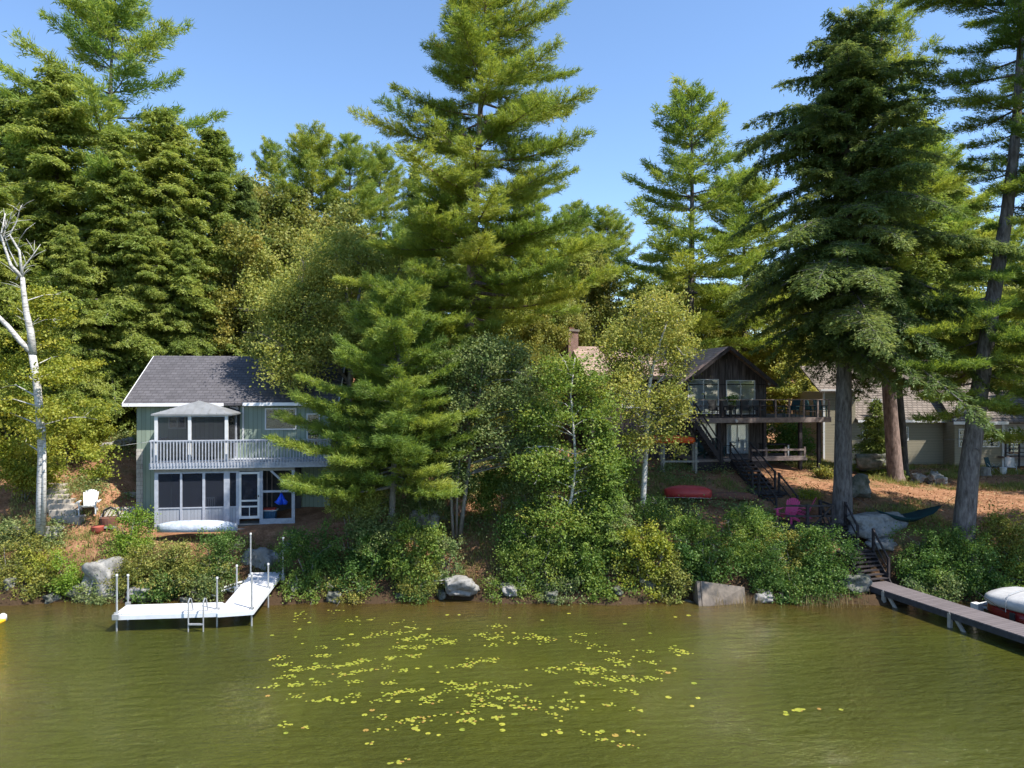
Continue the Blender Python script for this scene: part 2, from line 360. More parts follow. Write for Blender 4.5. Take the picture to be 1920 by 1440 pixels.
def trunkpts(rng, H, lean, k=10, wob=.12):
    pts = []; ph = rng.uniform(0, 6)
    for i in range(k+1):
        t = i/k
        pts.append(Vector((lean[0]*t+wob*math.sin(ph+t*5)*t, lean[1]*t+wob*math.cos(ph*2+t*4)*t, H*t)))
    return pts
def ptat(pts, z):
    for a, b in zip(pts, pts[1:]):
        if a.z <= z <= b.z: return a.lerp(b, (z-a.z)/(b.z-a.z))
    return pts[-1].copy()

def conifer(seed, H, r0, crown0, prof, kind='pine', lean=(0,0), tpts=None, spacing=.7, per=(4,6), twig=.22, tuft=.13,
            nl=.17, nw=.02, K=7, m='pine', bark='bark', lowe=-4, highe=42, skip=.0, azbias=None, tintc=.45, tubes=7, extra=(), snags=0, side=None):
    """returns (trunk mesh, crown mesh), local coordinates with the base at the origin"""
    rng = random.Random(seed); rs = np.random.RandomState(seed)
    pts = tpts or trunkpts(rng, H, lean)
    H = pts[-1].z
    wood = MB()
    rad = [max(.015, r0*(1-p.z/H)**.8) for p in pts]
    rad[0] = r0*1.25
    q = [pts[0]+Vector((0,0,-.4))]+pts[:1]+[pts[0].lerp(pts[1], .12)]+pts[1:]
    rr = [r0*1.5, r0*1.3, r0*1.04]+rad[1:]
    wood.tube(q, rr, 12 if tubes > 5 else 6, True, .08, rng)
    C = []; Dv = []; T = []
    jobs = []
    z = crown0*H
    while z < H*.985:
        t = z/H; n = rng.randint(*per); a0 = rng.uniform(0, 6.28)
        for j in range(n):
            if rng.random() < skip: continue
            az = a0+j*2*math.pi/n+rng.uniform(-.35,.35)
            if side is not None and rng.random() < side[1]*max(0, math.cos(az-side[0]-math.pi)): continue
            L = prof(t)*(rng.uniform(.58,1.18) if kind == 'pine' else rng.uniform(.42,1.25))
            if azbias: L *= azbias(az, t)
            if L < .18: continue
            e = R(lowe+(highe-lowe)*max(0, (t-crown0)/(1-crown0))**1.4+(rng.uniform(-9,9) if kind == 'pine' else rng.uniform(-15,15)))
            jobs.append((z+(rng.uniform(-.14,.14) if kind == 'pine' else rng.uniform(-.5,.5)*spacing), az, L, e))
        z += spacing*rng.uniform(.7,1.3)*(1 if t < .8 else .6)
    jobs += list(extra)
    for _ in range(snags):
        zz = rng.uniform(.15, crown0)*H; p = ptat(pts, zz); az = rng.uniform(0, 6.28); L = rng.uniform(.4, 1.4)
        wood.tube([p, p+Vector((math.cos(az)*L, math.sin(az)*L, rng.uniform(-.2,.15)*L))], [.025, .006], 4, False)
    for z, az, L, e in jobs:
        p0 = ptat(pts, z); ca, sa = math.cos(az), math.sin(az)
        tb = min(1, max(0, rng.gauss(tintc, .14)))
        bend = rng.uniform(-.12,.12)
        if kind == 'pine': sag, ups = .05, rng.uniform(.0,.09)
        else: sag, ups = -.05, -.22
        def at(s):
            h = L*s*math.cos(e); zz = L*s*math.sin(e)-sag*L*math.sin(math.pi*s)+ups*L*s*s
            return p0+Vector((ca*h-sa*bend*L*s*s, sa*h+ca*bend*L*s*s, zz))
        ks = 5 if tubes > 5 else 3
        bp = [at(i/ks) for i in range(ks+1)]
        br = .012+.011*L
        if L > .8: wood.tube(bp, [br*(1-i/ks)+.006 for i in range(ks+1)], 5 if tubes > 5 else 3, False)
        s = .22 if kind == 'pine' else .08
        while s < 1.0:
            for sg in (-1, 1):
                if rng.random() < .12: continue
                l = (min(1.35, (.26*L+.34)*(1.02-s)**.45) if kind == 'pine' else min(1.2, .36*L*(1-s)+.26))*rng.uniform(.55,1.25)
                ang = az+sg*R(rng.uniform(42,68) if kind == 'pine' else rng.uniform(50,80))
                tz = rng.uniform(.0,.32) if kind == 'pine' else rng.uniform(-.45,.0)
                td = Vector((math.cos(ang), math.sin(ang), tz)).normalized()
                b = at(s+rng.uniform(-.02,.02)); k = max(2, int(l/tuft))
                if tubes > 6 and l > .5: wood.tube([b, b+td*l*.8], [.009, .004], 3, False)
                us = (np.arange(k)+rs.uniform(.3,1,size=k))/k
                c = np.array(b)[None,:]+np.array(td)[None,:]*(us*l)[:,None]
                if kind != 'pine': c[:,2] -= (us**2)*l*.25
                C.append(c); Dv.append(np.repeat(np.array(td)[None,:], k, 0)); T.append(np.full(k, tb+rng.gauss(0,.08)))
            s += twig/L*rng.uniform(.7,1.3)
        k = max(2, int(L*.5/tuft)); us = rs.uniform(.55,1.03,size=k)
        c = np.array([at(u) for u in us]); dd = np.array((at(1)-at(.8)).normalized())
        C.append(c); Dv.append(np.repeat(dd[None,:], k, 0)); T.append(np.full(k, tb))
    # leader
    k = 10; c = np.array([ptat(pts, H*(1-.02*i/k*2)) for i in range(k)]); C.append(c); Dv.append(np.repeat(np.array([[0,0,1.]]), k, 0)); T.append(np.full(k, .5))
    C = np.concatenate(C); Dv = np.concatenate(Dv); T = np.concatenate(T)
    if kind == 'pine':
        V, t = needles(rs, C, Dv, nl, nw, K, .55, .25, T); me = npmesh('crown', V, 3, m, t)
    else:
        V, t = sprays(rs, C, Dv, nl, nw, K, .55, .25, T); me = npmesh('crown', V, 4, m, t)
    return wood.mesh('trunk', bark, True), me

def blobtree(seed, stems, blobs, ncl, nleaf, size, clr, m, bark='birch', limbs=30, gap=.42, gs=.9, sides=6, upb=.8, tintc=.45, flat=.7, tintg=None):
    """stems: list of (points, radii); blobs: (cx,cy,cz,rx,ry,rz). local coordinates. returns (wood mesh, leaf mesh)"""
    rng = random.Random(seed); rs = np.random.RandomState(seed)
    wood = MB(); sp = []
    for pts, rad in stems:
        wood.tube(pts, rad, sides, True, .1, rng); 
        for a, b, ra, rb in zip(pts, pts[1:], rad, rad[1:]):
            for i in range(4): sp.append((Vector(a).lerp(Vector(b), i/4), ra))
    w = np.array([(b[3]*b[4]*b[5])**.67 for b in blobs]); w /= w.sum()
    cs = []; tries = 0
    while len(cs) < ncl and tries < ncl*12:
        tries += 1
        b = blobs[rs.choice(len(blobs), p=w)]
        d = rs.normal(size=3); d /= np.linalg.norm(d); r = rs.uniform()**.42
        p = Vector((b[0]+d[0]*r*b[3], b[1]+d[1]*r*b[4], b[2]+d[2]*r*b[5]))
        if mnoise.noise(p*gs+Vector((seed*3.7,0,0)))*.5+.5 < gap and rs.uniform() < .85: continue
        cs.append(p)
    if sp:
        for i in range(min(limbs, len(cs))):
            c = cs[i]; best = min(sp, key=lambda q: (q[0]-c).length+max(0, (q[0].z-c.z+.3))*1.5)
            a = best[0]; L = (c-a).length
            mid = a.lerp(c, .5)+Vector((rng.uniform(-.1,.1)*L, rng.uniform(-.1,.1)*L, .08*L))
            r = min(best[1]*.4, .010+.009*L)
            wood.tube([a, mid, c], [r, r*.6, .006], 4, False)
            for _ in range(3):
                e = c+Vector((rng.gauss(0,clr), rng.gauss(0,clr), rng.gauss(0,clr*.8)))
                wood.tube([mid.lerp(c, .5), e], [.012, .004], 3, False)
    cs = np.array(cs); N = len(cs)
    C = np.repeat(cs, nleaf, 0)
    rad = np.repeat(rs.uniform(.5,1.3,size=N), nleaf)[:,None]
    C = C+rs.normal(size=C.shape)*np.array([clr, clr, clr*flat])*rad
    tc = rs.normal(size=N)*.16+tintc
    if tintg: tc = tc+np.array([tintg(c) for c in cs])
    T = np.repeat(tc, nleaf)
    V, t = leafquads(rs, C, size, T, upb)
    return (wood.mesh('trunk', bark, True) if wood.v else None), npmesh('crown', V, 4, m, t)

def plant(name, label, cat, loc, meshes, group=None, rz=0, scale=None, parts=('trunk','crown')):
    o = thing(name, label, cat, loc, rz, group)
    if meshes[0]: link(parts[0], meshes[0], o)
    link(parts[1], meshes[1], o)
    if scale: o.scale = scale
    return o
# ------------------------------------------------------------------ camera, sky, sun
cam = bpy.data.objects.new('camera', bpy.data.cameras.new('camera')); COL.objects.link(cam)
cam.data.sensor_width = 36; cam.data.lens = 36*F/1920; cam.data.clip_end = 3000
cam.location = (0,0,CH); cam.rotation_euler = (R(90),0,0); sc.camera = cam
SUN = Vector((.87,-.47,1.42)).normalized()
w = bpy.data.worlds.new('World'); sc.world = w; w.use_nodes = True
wn, wl = w.node_tree.nodes, w.node_tree.links; wn.clear()
sk = wn.new('ShaderNodeTexSky'); sk.sky_type = 'NISHITA'; sk.sun_disc = False
sk.sun_elevation = math.asin(SUN.z); sk.sun_rotation = math.atan2(SUN.x, SUN.y)
sk.air_density = 1.0; sk.dust_density = .05; sk.ozone_density = 5
bg = wn.new('ShaderNodeBackground'); bg.inputs[1].default_value = .126
wl.new(sk.outputs[0], bg.inputs[0]); wo = wn.new('ShaderNodeOutputWorld'); wl.new(bg.outputs[0], wo.inputs[0])
sl = bpy.data.lights.new('sun', 'SUN'); sl.energy = 4.5; sl.angle = R(.53); sl.color = (1,.95,.86)
so = bpy.data.objects.new('sun', sl); COL.objects.link(so); so.rotation_euler = SUN.to_track_quat('Z','Y').to_euler()
sc.view_settings.view_transform = 'Standard'; sc.view_settings.look = 'None'; sc.view_settings.exposure = 1.06; sc.view_settings.gamma = 1
sc.cycles.max_bounces = 10; sc.cycles.diffuse_bounces = 8; sc.cycles.glossy_bounces = 3; sc.cycles.transparent_max_bounces = 10
sc.cycles.transmission_bounces = 4; sc.cycles.caustics_reflective = False; sc.cycles.caustics_refractive = False

# ------------------------------------------------------------------ ground
xs = [-400,-250,-160,-110,-80,-62]+[-50+.45*i for i in range(223)]+[60,80,110,160,250,400]
ys = [-300,-100,0,15,22]+[25+.25*i for i in range(40)]+[35+.5*i for i in range(40)]+[55+1.5*i for i in range(30)]+[105,120,140,170,220,300,450,700]
nx, ny = len(xs), len(ys)
gm = MB(); gm.v = [(x, y, hgt(x, y)) for y in ys for x in xs]
gm.f = [(j*nx+i, j*nx+i+1, (j+1)*nx+i+1, (j+1)*nx+i) for j in range(ny-1) for i in range(nx-1)]
def groundmat():
    m, n, l = nt('forest_ground'); b = n.new('ShaderNodeBsdfPrincipled'); b.inputs['Roughness'].default_value = .95; b.inputs['Specular IOR Level'].default_value = .1
    tc = n.new('ShaderNodeTexCoord')
    def nz(s, d=8):
        o = n.new('ShaderNodeTexNoise'); o.inputs['Scale'].default_value = s; o.inputs['Detail'].default_value = d; o.inputs['Roughness'].default_value = .7; l.new(tc.outputs['Object'], o.inputs['Vector']); return o
    n1a = nz(1.6); n1b = nz(11, 10); n1 = new(n, 'ShaderNodeMix', data_type='FLOAT'); n1.inputs[0].default_value = .45; l.new(n1a.outputs[0], n1.inputs[2]); l.new(n1b.outputs[0], n1.inputs[3]); r1 = ramp(n, [(.30,(.10,.05,.03)),(.48,(.24,.12,.065)),(.62,(.36,.20,.12)),(.75,(.32,.22,.14))]); l.new(n1.outputs[0], r1.inputs[0])
    n2 = nz(.35, 5); r2 = ramp(n, [(.52,(0,0,0)),(.66,(1,1,1))]); l.new(n2.outputs[0], r2.inputs[0])
    n3 = nz(7); r3 = ramp(n, [(.35,(.05,.055,.02)),(.55,(.11,.11,.04)),(.7,(.22,.17,.08))]); l.new(n3.outputs[0], r3.inputs[0])
    mx = new(n, 'ShaderNodeMix', data_type='RGBA'); l.new(r2.outputs[0], mx.inputs[0]); l.new(r1.outputs[0], mx.inputs[6]); l.new(r3.outputs[0], mx.inputs[7])
    sx = n.new('ShaderNodeSeparateXYZ'); l.new(tc.outputs['Object'], sx.inputs[0])
    zz = new(n, 'ShaderNodeMath', operation='MULTIPLY_ADD'); zz.inputs[1].default_value = 1.2; l.new(n1.outputs[0], zz.inputs[0]); l.new(sx.outputs['Z'], zz.inputs[2])
    wr = ramp(n, [(.0,(1,1,1)),(1.0,(0,0,0))]); wm_ = n.new('ShaderNodeMapRange'); wm_.inputs[1].default_value = 1.2; wm_.inputs[2].default_value = 2.6; l.new(zz.outputs[0], wm_.inputs[0]); l.new(wm_.outputs[0], wr.inputs[0])
    m3 = new(n, 'ShaderNodeMix', data_type='RGBA'); l.new(wr.outputs[0], m3.inputs[0]); l.new(mx.outputs[2], m3.inputs[6]); m3.inputs[7].default_value = (.055,.035,.02,1)  # low bank browner and darker: muddy soil, plus undercut shade put into the colour
    l.new(m3.outputs[2], b.inputs['Base Color'])
    bp = n.new('ShaderNodeBump'); bp.inputs['Strength'].default_value = .8; bp.inputs['Distance'].default_value = .06; l.new(n3.outputs[0], bp.inputs['Height']); l.new(bp.outputs[0], b.inputs['Normal'])
    out(n, l, b.outputs[0]); return m
struct(gm.build('ground', groundmat(), smooth=True))

def watermat():
    m, n, l = nt('lake_water'); b = n.new('ShaderNodeBsdfPrincipled'); b.inputs['Roughness'].default_value = .04; b.inputs['IOR'].default_value = 1.33
    tc = n.new('ShaderNodeTexCoord'); sx = n.new('ShaderNodeSeparateXYZ'); l.new(tc.outputs['Object'], sx.inputs[0])
    mp = n.new('ShaderNodeMapping'); mp.inputs['Rotation'].default_value = (0,0,R(-16)); mp.inputs['Scale'].default_value = (.65,1.5,1); l.new(tc.outputs['Object'], mp.inputs[0])
    def nz(s, d, r=.55, v=None):
        o = n.new('ShaderNodeTexNoise'); o.inputs['Scale'].default_value = s; o.inputs['Detail'].default_value = d; o.inputs['Roughness'].default_value = r; o.inputs['Distortion'].default_value = .4
        l.new(v or mp.outputs[0], o.inputs['Vector']); return o
    big = nz(1.5, 3); mid = nz(3.6, 5, .7); patch = nz(.11, 2, .5, tc.outputs['Object']); tiny = nz(9, 4, .7)
    # colour: shallow brown bed near the shore, green deeper out
    nb = nz(.5, 5, .6, tc.outputs['Object'])
    y2 = new(n, 'ShaderNodeMath', operation='MULTIPLY_ADD'); y2.inputs[1].default_value = 5.0; l.new(nb.outputs[0], y2.inputs[0]); l.new(sx.outputs['Y'], y2.inputs[2])
    mr = n.new('ShaderNodeMapRange'); mr.inputs[1].default_value = 26.2; mr.inputs[2].default_value = 31.0; mr.interpolation_type = 'SMOOTHSTEP'; l.new(y2.outputs[0], mr.inputs[0])
    mx = new(n, 'ShaderNodeMix', data_type='RGBA'); mx.inputs[6].default_value = (.064,.070,.009,1); mx.inputs[7].default_value = (.072,.045,.010,1)
    l.new(mr.outputs[0], mx.inputs[0]); 
    l.new(mx.outputs[2], b.inputs['Base Color'])
    a1 = new(n, 'ShaderNodeMath', operation='MULTIPLY'); a1.inputs[1].default_value = 1.0; l.new(big.outputs[0], a1.inputs[0])
    a2 = new(n, 'ShaderNodeMath', operation='MULTIPLY_ADD'); a2.inputs[1].default_value = .7; l.new(mid.outputs[0], a2.inputs[0]); l.new(a1.outputs[0], a2.inputs[2])
    a3 = new(n, 'ShaderNodeMath', operation='MULTIPLY_ADD'); a3.inputs[1].default_value = .45; l.new(tiny.outputs[0], a3.inputs[0]); l.new(a2.outputs[0], a3.inputs[2])
    wv = n.new('ShaderNodeTexWave'); wv.wave_type = 'BANDS'; wv.bands_direction = 'Y'; wv.inputs['Scale'].default_value = .55; wv.inputs['Distortion'].default_value = 7; wv.inputs['Detail'].default_value = 3; wv.inputs['Detail Scale'].default_value = 1.2
    l.new(mp.outputs[0], wv.inputs[0])
    a4 = new(n, 'ShaderNodeMath', operation='MULTIPLY_ADD'); a4.inputs[1].default_value = .09; l.new(wv.outputs['Fac'], a4.inputs[0]); l.new(a3.outputs[0], a4.inputs[2]); a3 = a4
    st = n.new('ShaderNodeMapRange'); st.inputs[1].default_value = .35; st.inputs[2].default_value = .65; st.inputs[3].default_value = .55; st.inputs[4].default_value = .85; l.new(patch.outputs[0], st.inputs[0])
    bp = n.new('ShaderNodeBump'); bp.inputs['Distance'].default_value = .55; l.new(st.outputs[0], bp.inputs['Strength']); l.new(a3.outputs[0], bp.inputs['Height']); l.new(bp.outputs[0], b.inputs['Normal'])
    out(n, l, b.outputs[0]); return m
wm = MB().add([(-400,-300,0),(400,-300,0),(400,40,0),(-400,40,0)], [(0,1,2,3)])
struct(wm.build('lake_water', watermat()))

# ------------------------------------------------------------------ foreground trees
def base(px, D, dz=0):
    x = X(px, D); return Vector((x, D, hgt(x, D)+dz))
def L3(b, px, py, D): return P(px, py, D)-b
def blob(b, px, py, D, wpx, hpx, dep):
    c = P(px, py, D)-b; return (c.x, c.y, c.z, wpx/2/F*D, dep, hpx/2/F*D)
def stem(b, pts, r0, r1=.02):
    p = [L3(b, *q) for q in pts]; k = len(p)-1
    return (p, [r0+(r1-r0)*i/k for i in range(k+1)])

# tall white pine in the middle
b = base(857, 33)
tp = [Vector((0,0,0))]+[L3(b, *q) for q in [(864,860,33),(872,740,33),(884,500,33),(896,300,33),(906,100,33),(914,-60,33)]]
prof = lambda t: (1.2+3.2*min(1,(t-.25)/.12)) if t < .37 else (4.6*(1-((t-.37)/.66)**3.2)+.5)
m_ = conifer(11, 25, .36, .30, prof, tpts=tp, spacing=.62, per=(4,6), skip=.14, extra=[(7.8+.55*i_, -1.57+.75*math.sin(i_*2.4), 2.3+.5*math.sin(i_*1.7), R(3)) for i_ in range(13)], m='pine', bark='barkred', lowe=-8, highe=24, tintc=.55, nl=.21, nw=.032, K=15, twig=.20, tuft=.12, snags=8,
   azbias=lambda az, t: 1.0+.12*math.cos(az)+.22*math.sin(az*3+t*23))
plant('white_pine_tree', 'tallest pine, in the middle, its crown running out of the top of the picture', 'pine tree', b, m_)

# young pine before the green house
b = base(731, 29.4)
tp = [Vector((0,0,0))]+[L3(b, *q) for q in [(733,1000,29.4),(738,880,29.5),(744,760,29.5),(748,640,29.6),(752,545,29.6)]]
m_ = conifer(23, 12, .16, .27, lambda t: 3.4*(1-t)**.5+.55, tpts=tp, spacing=.36, per=(4,6), skip=.06, m='pine', bark='greybark', lowe=-2, highe=40, tintc=.5, nl=.21, nw=.032, K=15, twig=.18, tuft=.115,
   azbias=lambda az, t: 1.0+.36*max(0,-math.cos(az))*(1 if t < .62 else .3)+.14*math.sin(az*4+t*19))
plant('young_pine_tree', 'bushy young pine reaching over the deck corner of the green house', 'pine tree', b, m_)

# big dark hemlock by the stairs
b = base(1579, 32)
tp = [Vector((0,0,0))]+[L3(b, *q) for q in [(1580,900,32),(1582,760,32),(1586,500,32),(1590,260,32),(1592,28,32)]]
m_ = conifer(31, 22, .42, .335, lambda t: 5.3*(1-((t-.30)/.72)**2.8)+.3, kind='hem', tpts=tp, spacing=.40, per=(4,6), m='hemdark', bark='bark', lowe=-12, highe=30, tintc=.42, nl=.18, nw=.048, K=11, twig=.18, tuft=.125, snags=6,
   extra=[(z_, a_k, L_, R(-9)) for z_, a_k, L_ in ((6.6,.9,3.4),(6.9,-.1,3.8),(7.2,.5,4.0),(7.4,-1.6,2.6))],
   azbias=lambda az, t: (1.0+.12*math.sin(az*3+t*17))*(1-.38*max(0,min(1,(.52-t)/.12))*max(0,-math.cos(az+.5))))
plant('hemlock_tree', 'massive dark hemlock with bare straight trunk beside the dark wooden stairs', 'hemlock tree', b, m_)

# leaning pine at the right
b = base(1803, 29.4)
tp = [Vector((0,0,0))]+[L3(b, *q) for q in [(1817,880,29.4),(1836,740,29.5),(1862,560,29.8),(1888,400,30),(1906,240,30),(1915,60,30),(1920,-200,30)]]
m_ = conifer(41, 24, .42, .30, lambda t: 3.2+1.7*math.sin(t*9), tpts=tp, spacing=.9, per=(3,5), skip=.12, m='pine', bark='bark', lowe=-14, highe=22, tintc=.42, nl=.21, nw=.032, K=15, twig=.2, tuft=.12, snags=7,
   extra=[(z_, a_k, L_, R(-8)) for z_, a_k, L_ in ((6.0,2.9,2.4),(6.3,.3,2.6),(6.6,-1.9,2.4),(6.9,3.5,3.2),(7.0,-.6,2.6),(7.3,2.3,2.8),(7.6,-1.2,2.8),(7.8,.6,3.0),(8.0,3.1,3.4),(8.2,-2.4,3.0))],
   azbias=lambda az, t: 1.0+.25*math.sin(az*3+t*31)+.1*max(0,-math.cos(az))+.2*max(0,-math.sin(az)))
plant('leaning_pine_tree', 'leaning pine with grey furrowed trunk in front of the tan house', 'pine tree', b, m_)

# two trees behind, between stairs and tan house
b = base(1680, 39.5)
tp = [Vector((0,0,0))]+[L3(b, *q) for q in [(1672,800,39.5),(1666,720,39.5),(1655,500,39.6),(1650,250,39.8),(1655,-30,40)]]
m_ = conifer(47, 27, .40, .34, lambda t: 4.4*(1-((t-.3)/.75)**2)+.5, tpts=tp, spacing=.95, per=(3,5), skip=.1, m='pine', bark='barkred', lowe=-5, highe=32, tintc=.55, nl=.26, nw=.042, K=12, twig=.25, tuft=.16, snags=4)
plant('pine_tree', 'pine with sunlit reddish trunk standing among roots behind the big hemlock', 'pine tree', b, m_)
b = base(1697, 42.5)
tp = [Vector((0,0,0))]+[L3(b, *q) for q in [(1692,800,42.5),(1684,700,42.5),(1700,480,42.6),(1735,220,42.8)]]
m_ = conifer(48, 20, .22, .42, lambda t: 3.8*(1-((t-.3)/.75)**1.4)+.4, kind='hem', tpts=tp, spacing=.6, per=(4,6), m='hem', bark='barkdark', lowe=-8, highe=30, tintc=.45, nl=.3, nw=.1, K=6, twig=.25, tuft=.19)
plant('hemlock_tree', 'slim dark trunk right behind the sunlit reddish pine trunk', 'hemlock tree', b, m_)

# white birch with the dead top at the left
b = base(76, 29.6)
S = [stem(b, [(76,1003,29.6),(77,930,29.6),(79,850,29.6),(75,780,29.6),(68,710,29.6),(60,662,29.6)], .18, .14),
     stem(b, [(60,662,29.6),(38,640,29.5),(15,612,29.4),(-12,585,29.3),(-40,560,29.2)], .12, .07),
     stem(b, [(62,664,29.6),(57,620,29.6),(49,585,29.6),(44,545,29.6),(42,520,29.6)], .15, .085),
     stem(b, [(42,520,29.6),(20,497,29.5),(8,462,29.5),(2,440,29.4),(10,400,29.4)], .075,.02),
     stem(b, [(42,520,29.6),(36,470,29.6),(18,440,29.6),(30,418,29.6),(40,385,29.6)], .06,.012),
     stem(b, [(30,525,29.6),(45,500,29.7),(62,478,29.7),(76,458,29.8)], .045,.01),
     stem(b, [(8,462,29.5),(-6,430,29.5),(-10,395,29.4)], .03,.008), stem(b, [(2,440,29.4),(14,425,29.3),(22,402,29.3)], .025,.006),
     stem(b, [(20,440,29.6),(2,450,29.5),(-12,442,29.5)], .025,.006), stem(b, [(36,450,29.6),(50,430,29.6),(66,418,29.6)], .022,.006),
     stem(b, [(33,500,29.6),(18,470,29.7),(8,440,29.7),(14,410,29.7)], .03,.006),
     stem(b, [(82,985,29.5),(83,900,29.5),(83,800,29.5)], .10,.06)]
rt = random.Random(8)
for _p, _r in list(S[2:8]):
    for _k in range(7):
        i_ = rt.randrange(len(_p)-1); a_ = _p[i_].lerp(_p[i_+1], rt.random()); d_ = Vector((rt.uniform(-1,1), rt.uniform(-.5,.5), rt.uniform(.2,1.1))).normalized()*rt.uniform(.35,.9)
        S.append(([a_, a_+d_*.5+Vector((0,0,.05)), a_+d_], [.016,.010,.004]))
B = [blob(b,140,700,30.9,170,60,.9), blob(b,90,650,31,130,60,.8), blob(b,20,770,30.6,120,70,1), blob(b,155,770,30.4,110,50,.8), blob(b,30,830,30.6,110,60,.8), blob(b,165,850,30.2,130,36,.7), blob(b,120,800,30.9,90,40,.6),
     blob(b,80,580,31,110,90,.9), blob(b,0,690,31,110,130,1), blob(b,190,880,30.6,70,24,.5), blob(b,75,775,29.1,70,26,.35), blob(b,95,700,29.1,60,24,.3), blob(b,50,815,29.0,60,24,.3)]
m_ = blobtree(51, S, B, 300, 74, .125, .28, 'yellowleaf', 'birch', 12, .46, .9, 9, flat=.4, tintc=.42)
plant('birch_tree', 'white birch with forked bare dead top and low yellow-green branches', 'birch tree', b, m_)

# slender birches in the middle
b = base(1046, 28.9)
S = [stem(b, [(1044,1035,28.9),(1058,980,28.9),(1072,930,28.9),(1080,870,28.9),(1075,800,29),(1070,740,29),(1078,670,29)], .085,.025)]
B = [blob(b,1070,705,29,120,90,1), blob(b,1115,775,29.2,110,90,.9), blob(b,1022,780,29.2,110,80,.9), blob(b,1125,850,29.0,110,80,.9), blob(b,1020,875,28.9,120,100,1), blob(b,1085,900,29.3,100,80,.8), blob(b,1110,960,28.9,110,100,.9), blob(b,1030,970,28.8,110,90,.8)]
m_ = blobtree(52, S, B, 400, 70, .115, .25, 'greenleaf', 'birch', 60, .44, 1.1, tintc=.52)
plant('birch_tree', 'slender birch with curved white stem, leafy down to the lakeside bushes', 'birch tree', b, m_)
b = base(1204, 31)
S = [stem(b, [(1203,985,31),(1206,930,31),(1210,860,31),(1214,800,31),(1216,730,31),(1224,690,31),(1238,640,31),(1252,600,31)], .15,.035),
     stem(b, [(1214,800,31),(1190,770,30.8),(1168,730,30.6)], .05,.02), stem(b, [(1216,735,31),(1250,700,31.2),(1280,660,31.4)], .05,.02), stem(b, [(1222,700,31),(1205,650,31),(1200,590,31)], .05,.02)]
B = [blob(b,1235,600,31.2,130,130,1.4), blob(b,1180,650,31,110,110,1.2), blob(b,1268,665,31.2,80,90,1.2), blob(b,1160,740,30.6,110,100,1.1), blob(b,1240,760,30.8,120,90,1.1), blob(b,1262,820,31,80,60,1), blob(b,1195,830,30.8,60,50,.8), blob(b,1170,680,31,90,120,1)]
m_ = blobtree(53, S, B, 480, 66, .115, .27, 'birchleaf', 'birch', 70, .47, 1.1, tintc=.6)
plant('birch_tree', 'tall birch with white trunk before the dark house and red canoe', 'birch tree', b, m_)
# dusty green clump in the middle
b = base(858, 30.4)
S = [stem(b, [(850,1010,30.4),(846,930,30.4),(848,850,30.3),(840,760,30.2)], .075,.02), stem(b, [(862,1010,30.4),(872,930,30.3),(882,850,30.2),(900,740,30.2),(905,680,30)], .11,.02),
     stem(b, [(856,1010,30.4),(857,940,30.2),(860,880,30),(866,800,30)], .06,.02)]
B = [blob(b,930,690,30.2,130,130,1.3), blob(b,880,780,30,120,120,1.1), blob(b,980,740,30.2,110,120,1.1), blob(b,850,700,30.2,90,90,1), blob(b,955,830,30,130,80,1.1), blob(b,830,850,29.8,110,70,1), blob(b,860,900,29.8,90,40,.8), blob(b,1000,840,30,80,110,1)]
m_ = blobtree(54, S, B, 500, 66, .115, .26, 'dustyleaf', 'greybark', 70, .47, 1.1, tintc=.5)
plant('poplar_tree', 'dusty green poplar clump with several thin grey stems below the tallest pine', 'poplar tree', b, m_)
# pale broadleaf over the roof of the green house
b = base(640, 36.6)
S = [stem(b, [(640,900,36.6),(652,780,36.4),(660,650,36),(672,560,36),(690,480,36)], .20,.04), stem(b, [(655,720,36.2),(600,640,35.6),(560,560,35.4)], .10,.03), stem(b, [(662,640,36),(720,560,36),(750,500,36)], .10,.03)]
B = [blob(b,640,490,36,180,110,2), blob(b,720,510,36,130,110,1.8), blob(b,570,560,35.6,140,130,1.8), blob(b,530,650,35,140,90,1.5), blob(b,620,630,35.4,150,130,1.6), blob(b,560,700,34.2,120,70,1.2), blob(b,690,620,35.5,130,120,1.6), blob(b,520,590,35.6,100,80,1.4)]
m_ = blobtree(55, S, B, 800, 72, .135, .34, 'birchleaf', 'greybark', 70, .45, .9, tintc=.62)
plant('broadleaf_tree', 'pale yellow-green broadleaf tree hanging over the dark shingle roof', 'broadleaf tree', b, m_)
# small cedar-like hemlock near the birch
b = base(1128, 29.2)
tp = [Vector((0,0,0))]+[L3(b, *q) for q in [(1128,960,29.2),(1130,860,29.2),(1131,790,29.2)]]
m_ = conifer(61, 6, .06, .05, lambda t: 1.35*(1-t)+.15, kind='hem', tpts=tp, spacing=.2, per=(5,7), m='greenleaf', bark='barkdark', lowe=0, highe=40, tintc=.3, nl=.15, nw=.045, K=5, twig=.14, tuft=.1)
plant('young_hemlock_tree', 'small bright green hemlock between the two slender birches', 'hemlock tree', b, m_)
b = base(1640, 41.2)
tp = [Vector((0,0,0)), Vector((0,0,2)), Vector((.1,0,4.4))]
m_ = conifer(62, 4.4, .07, .05, lambda t: 1.5*(1-t)+.15, kind='hem', tpts=tp, spacing=.22, per=(5,7), m='hem', bark='barkdark', lowe=0, highe=40, tintc=.5, nl=.2, nw=.06, K=5, twig=.18, tuft=.13)
plant('young_hemlock_tree', 'low young hemlock against the wall of the tan house', 'hemlock tree', b, m_)
b = base(1468, 46)
m_ = blobtree(63, [([Vector((0,0,0)),Vector((.1,0,1.5))], [.05,.02])], [(0,0,1.3,1.9,1.4,1.3)], 90, 60, .16, .3, 'darkleaf', 'barkdark', 8)
plant('shrub', 'dark green shrub seen through the posts under the upper deck', 'shrub', b, m_)
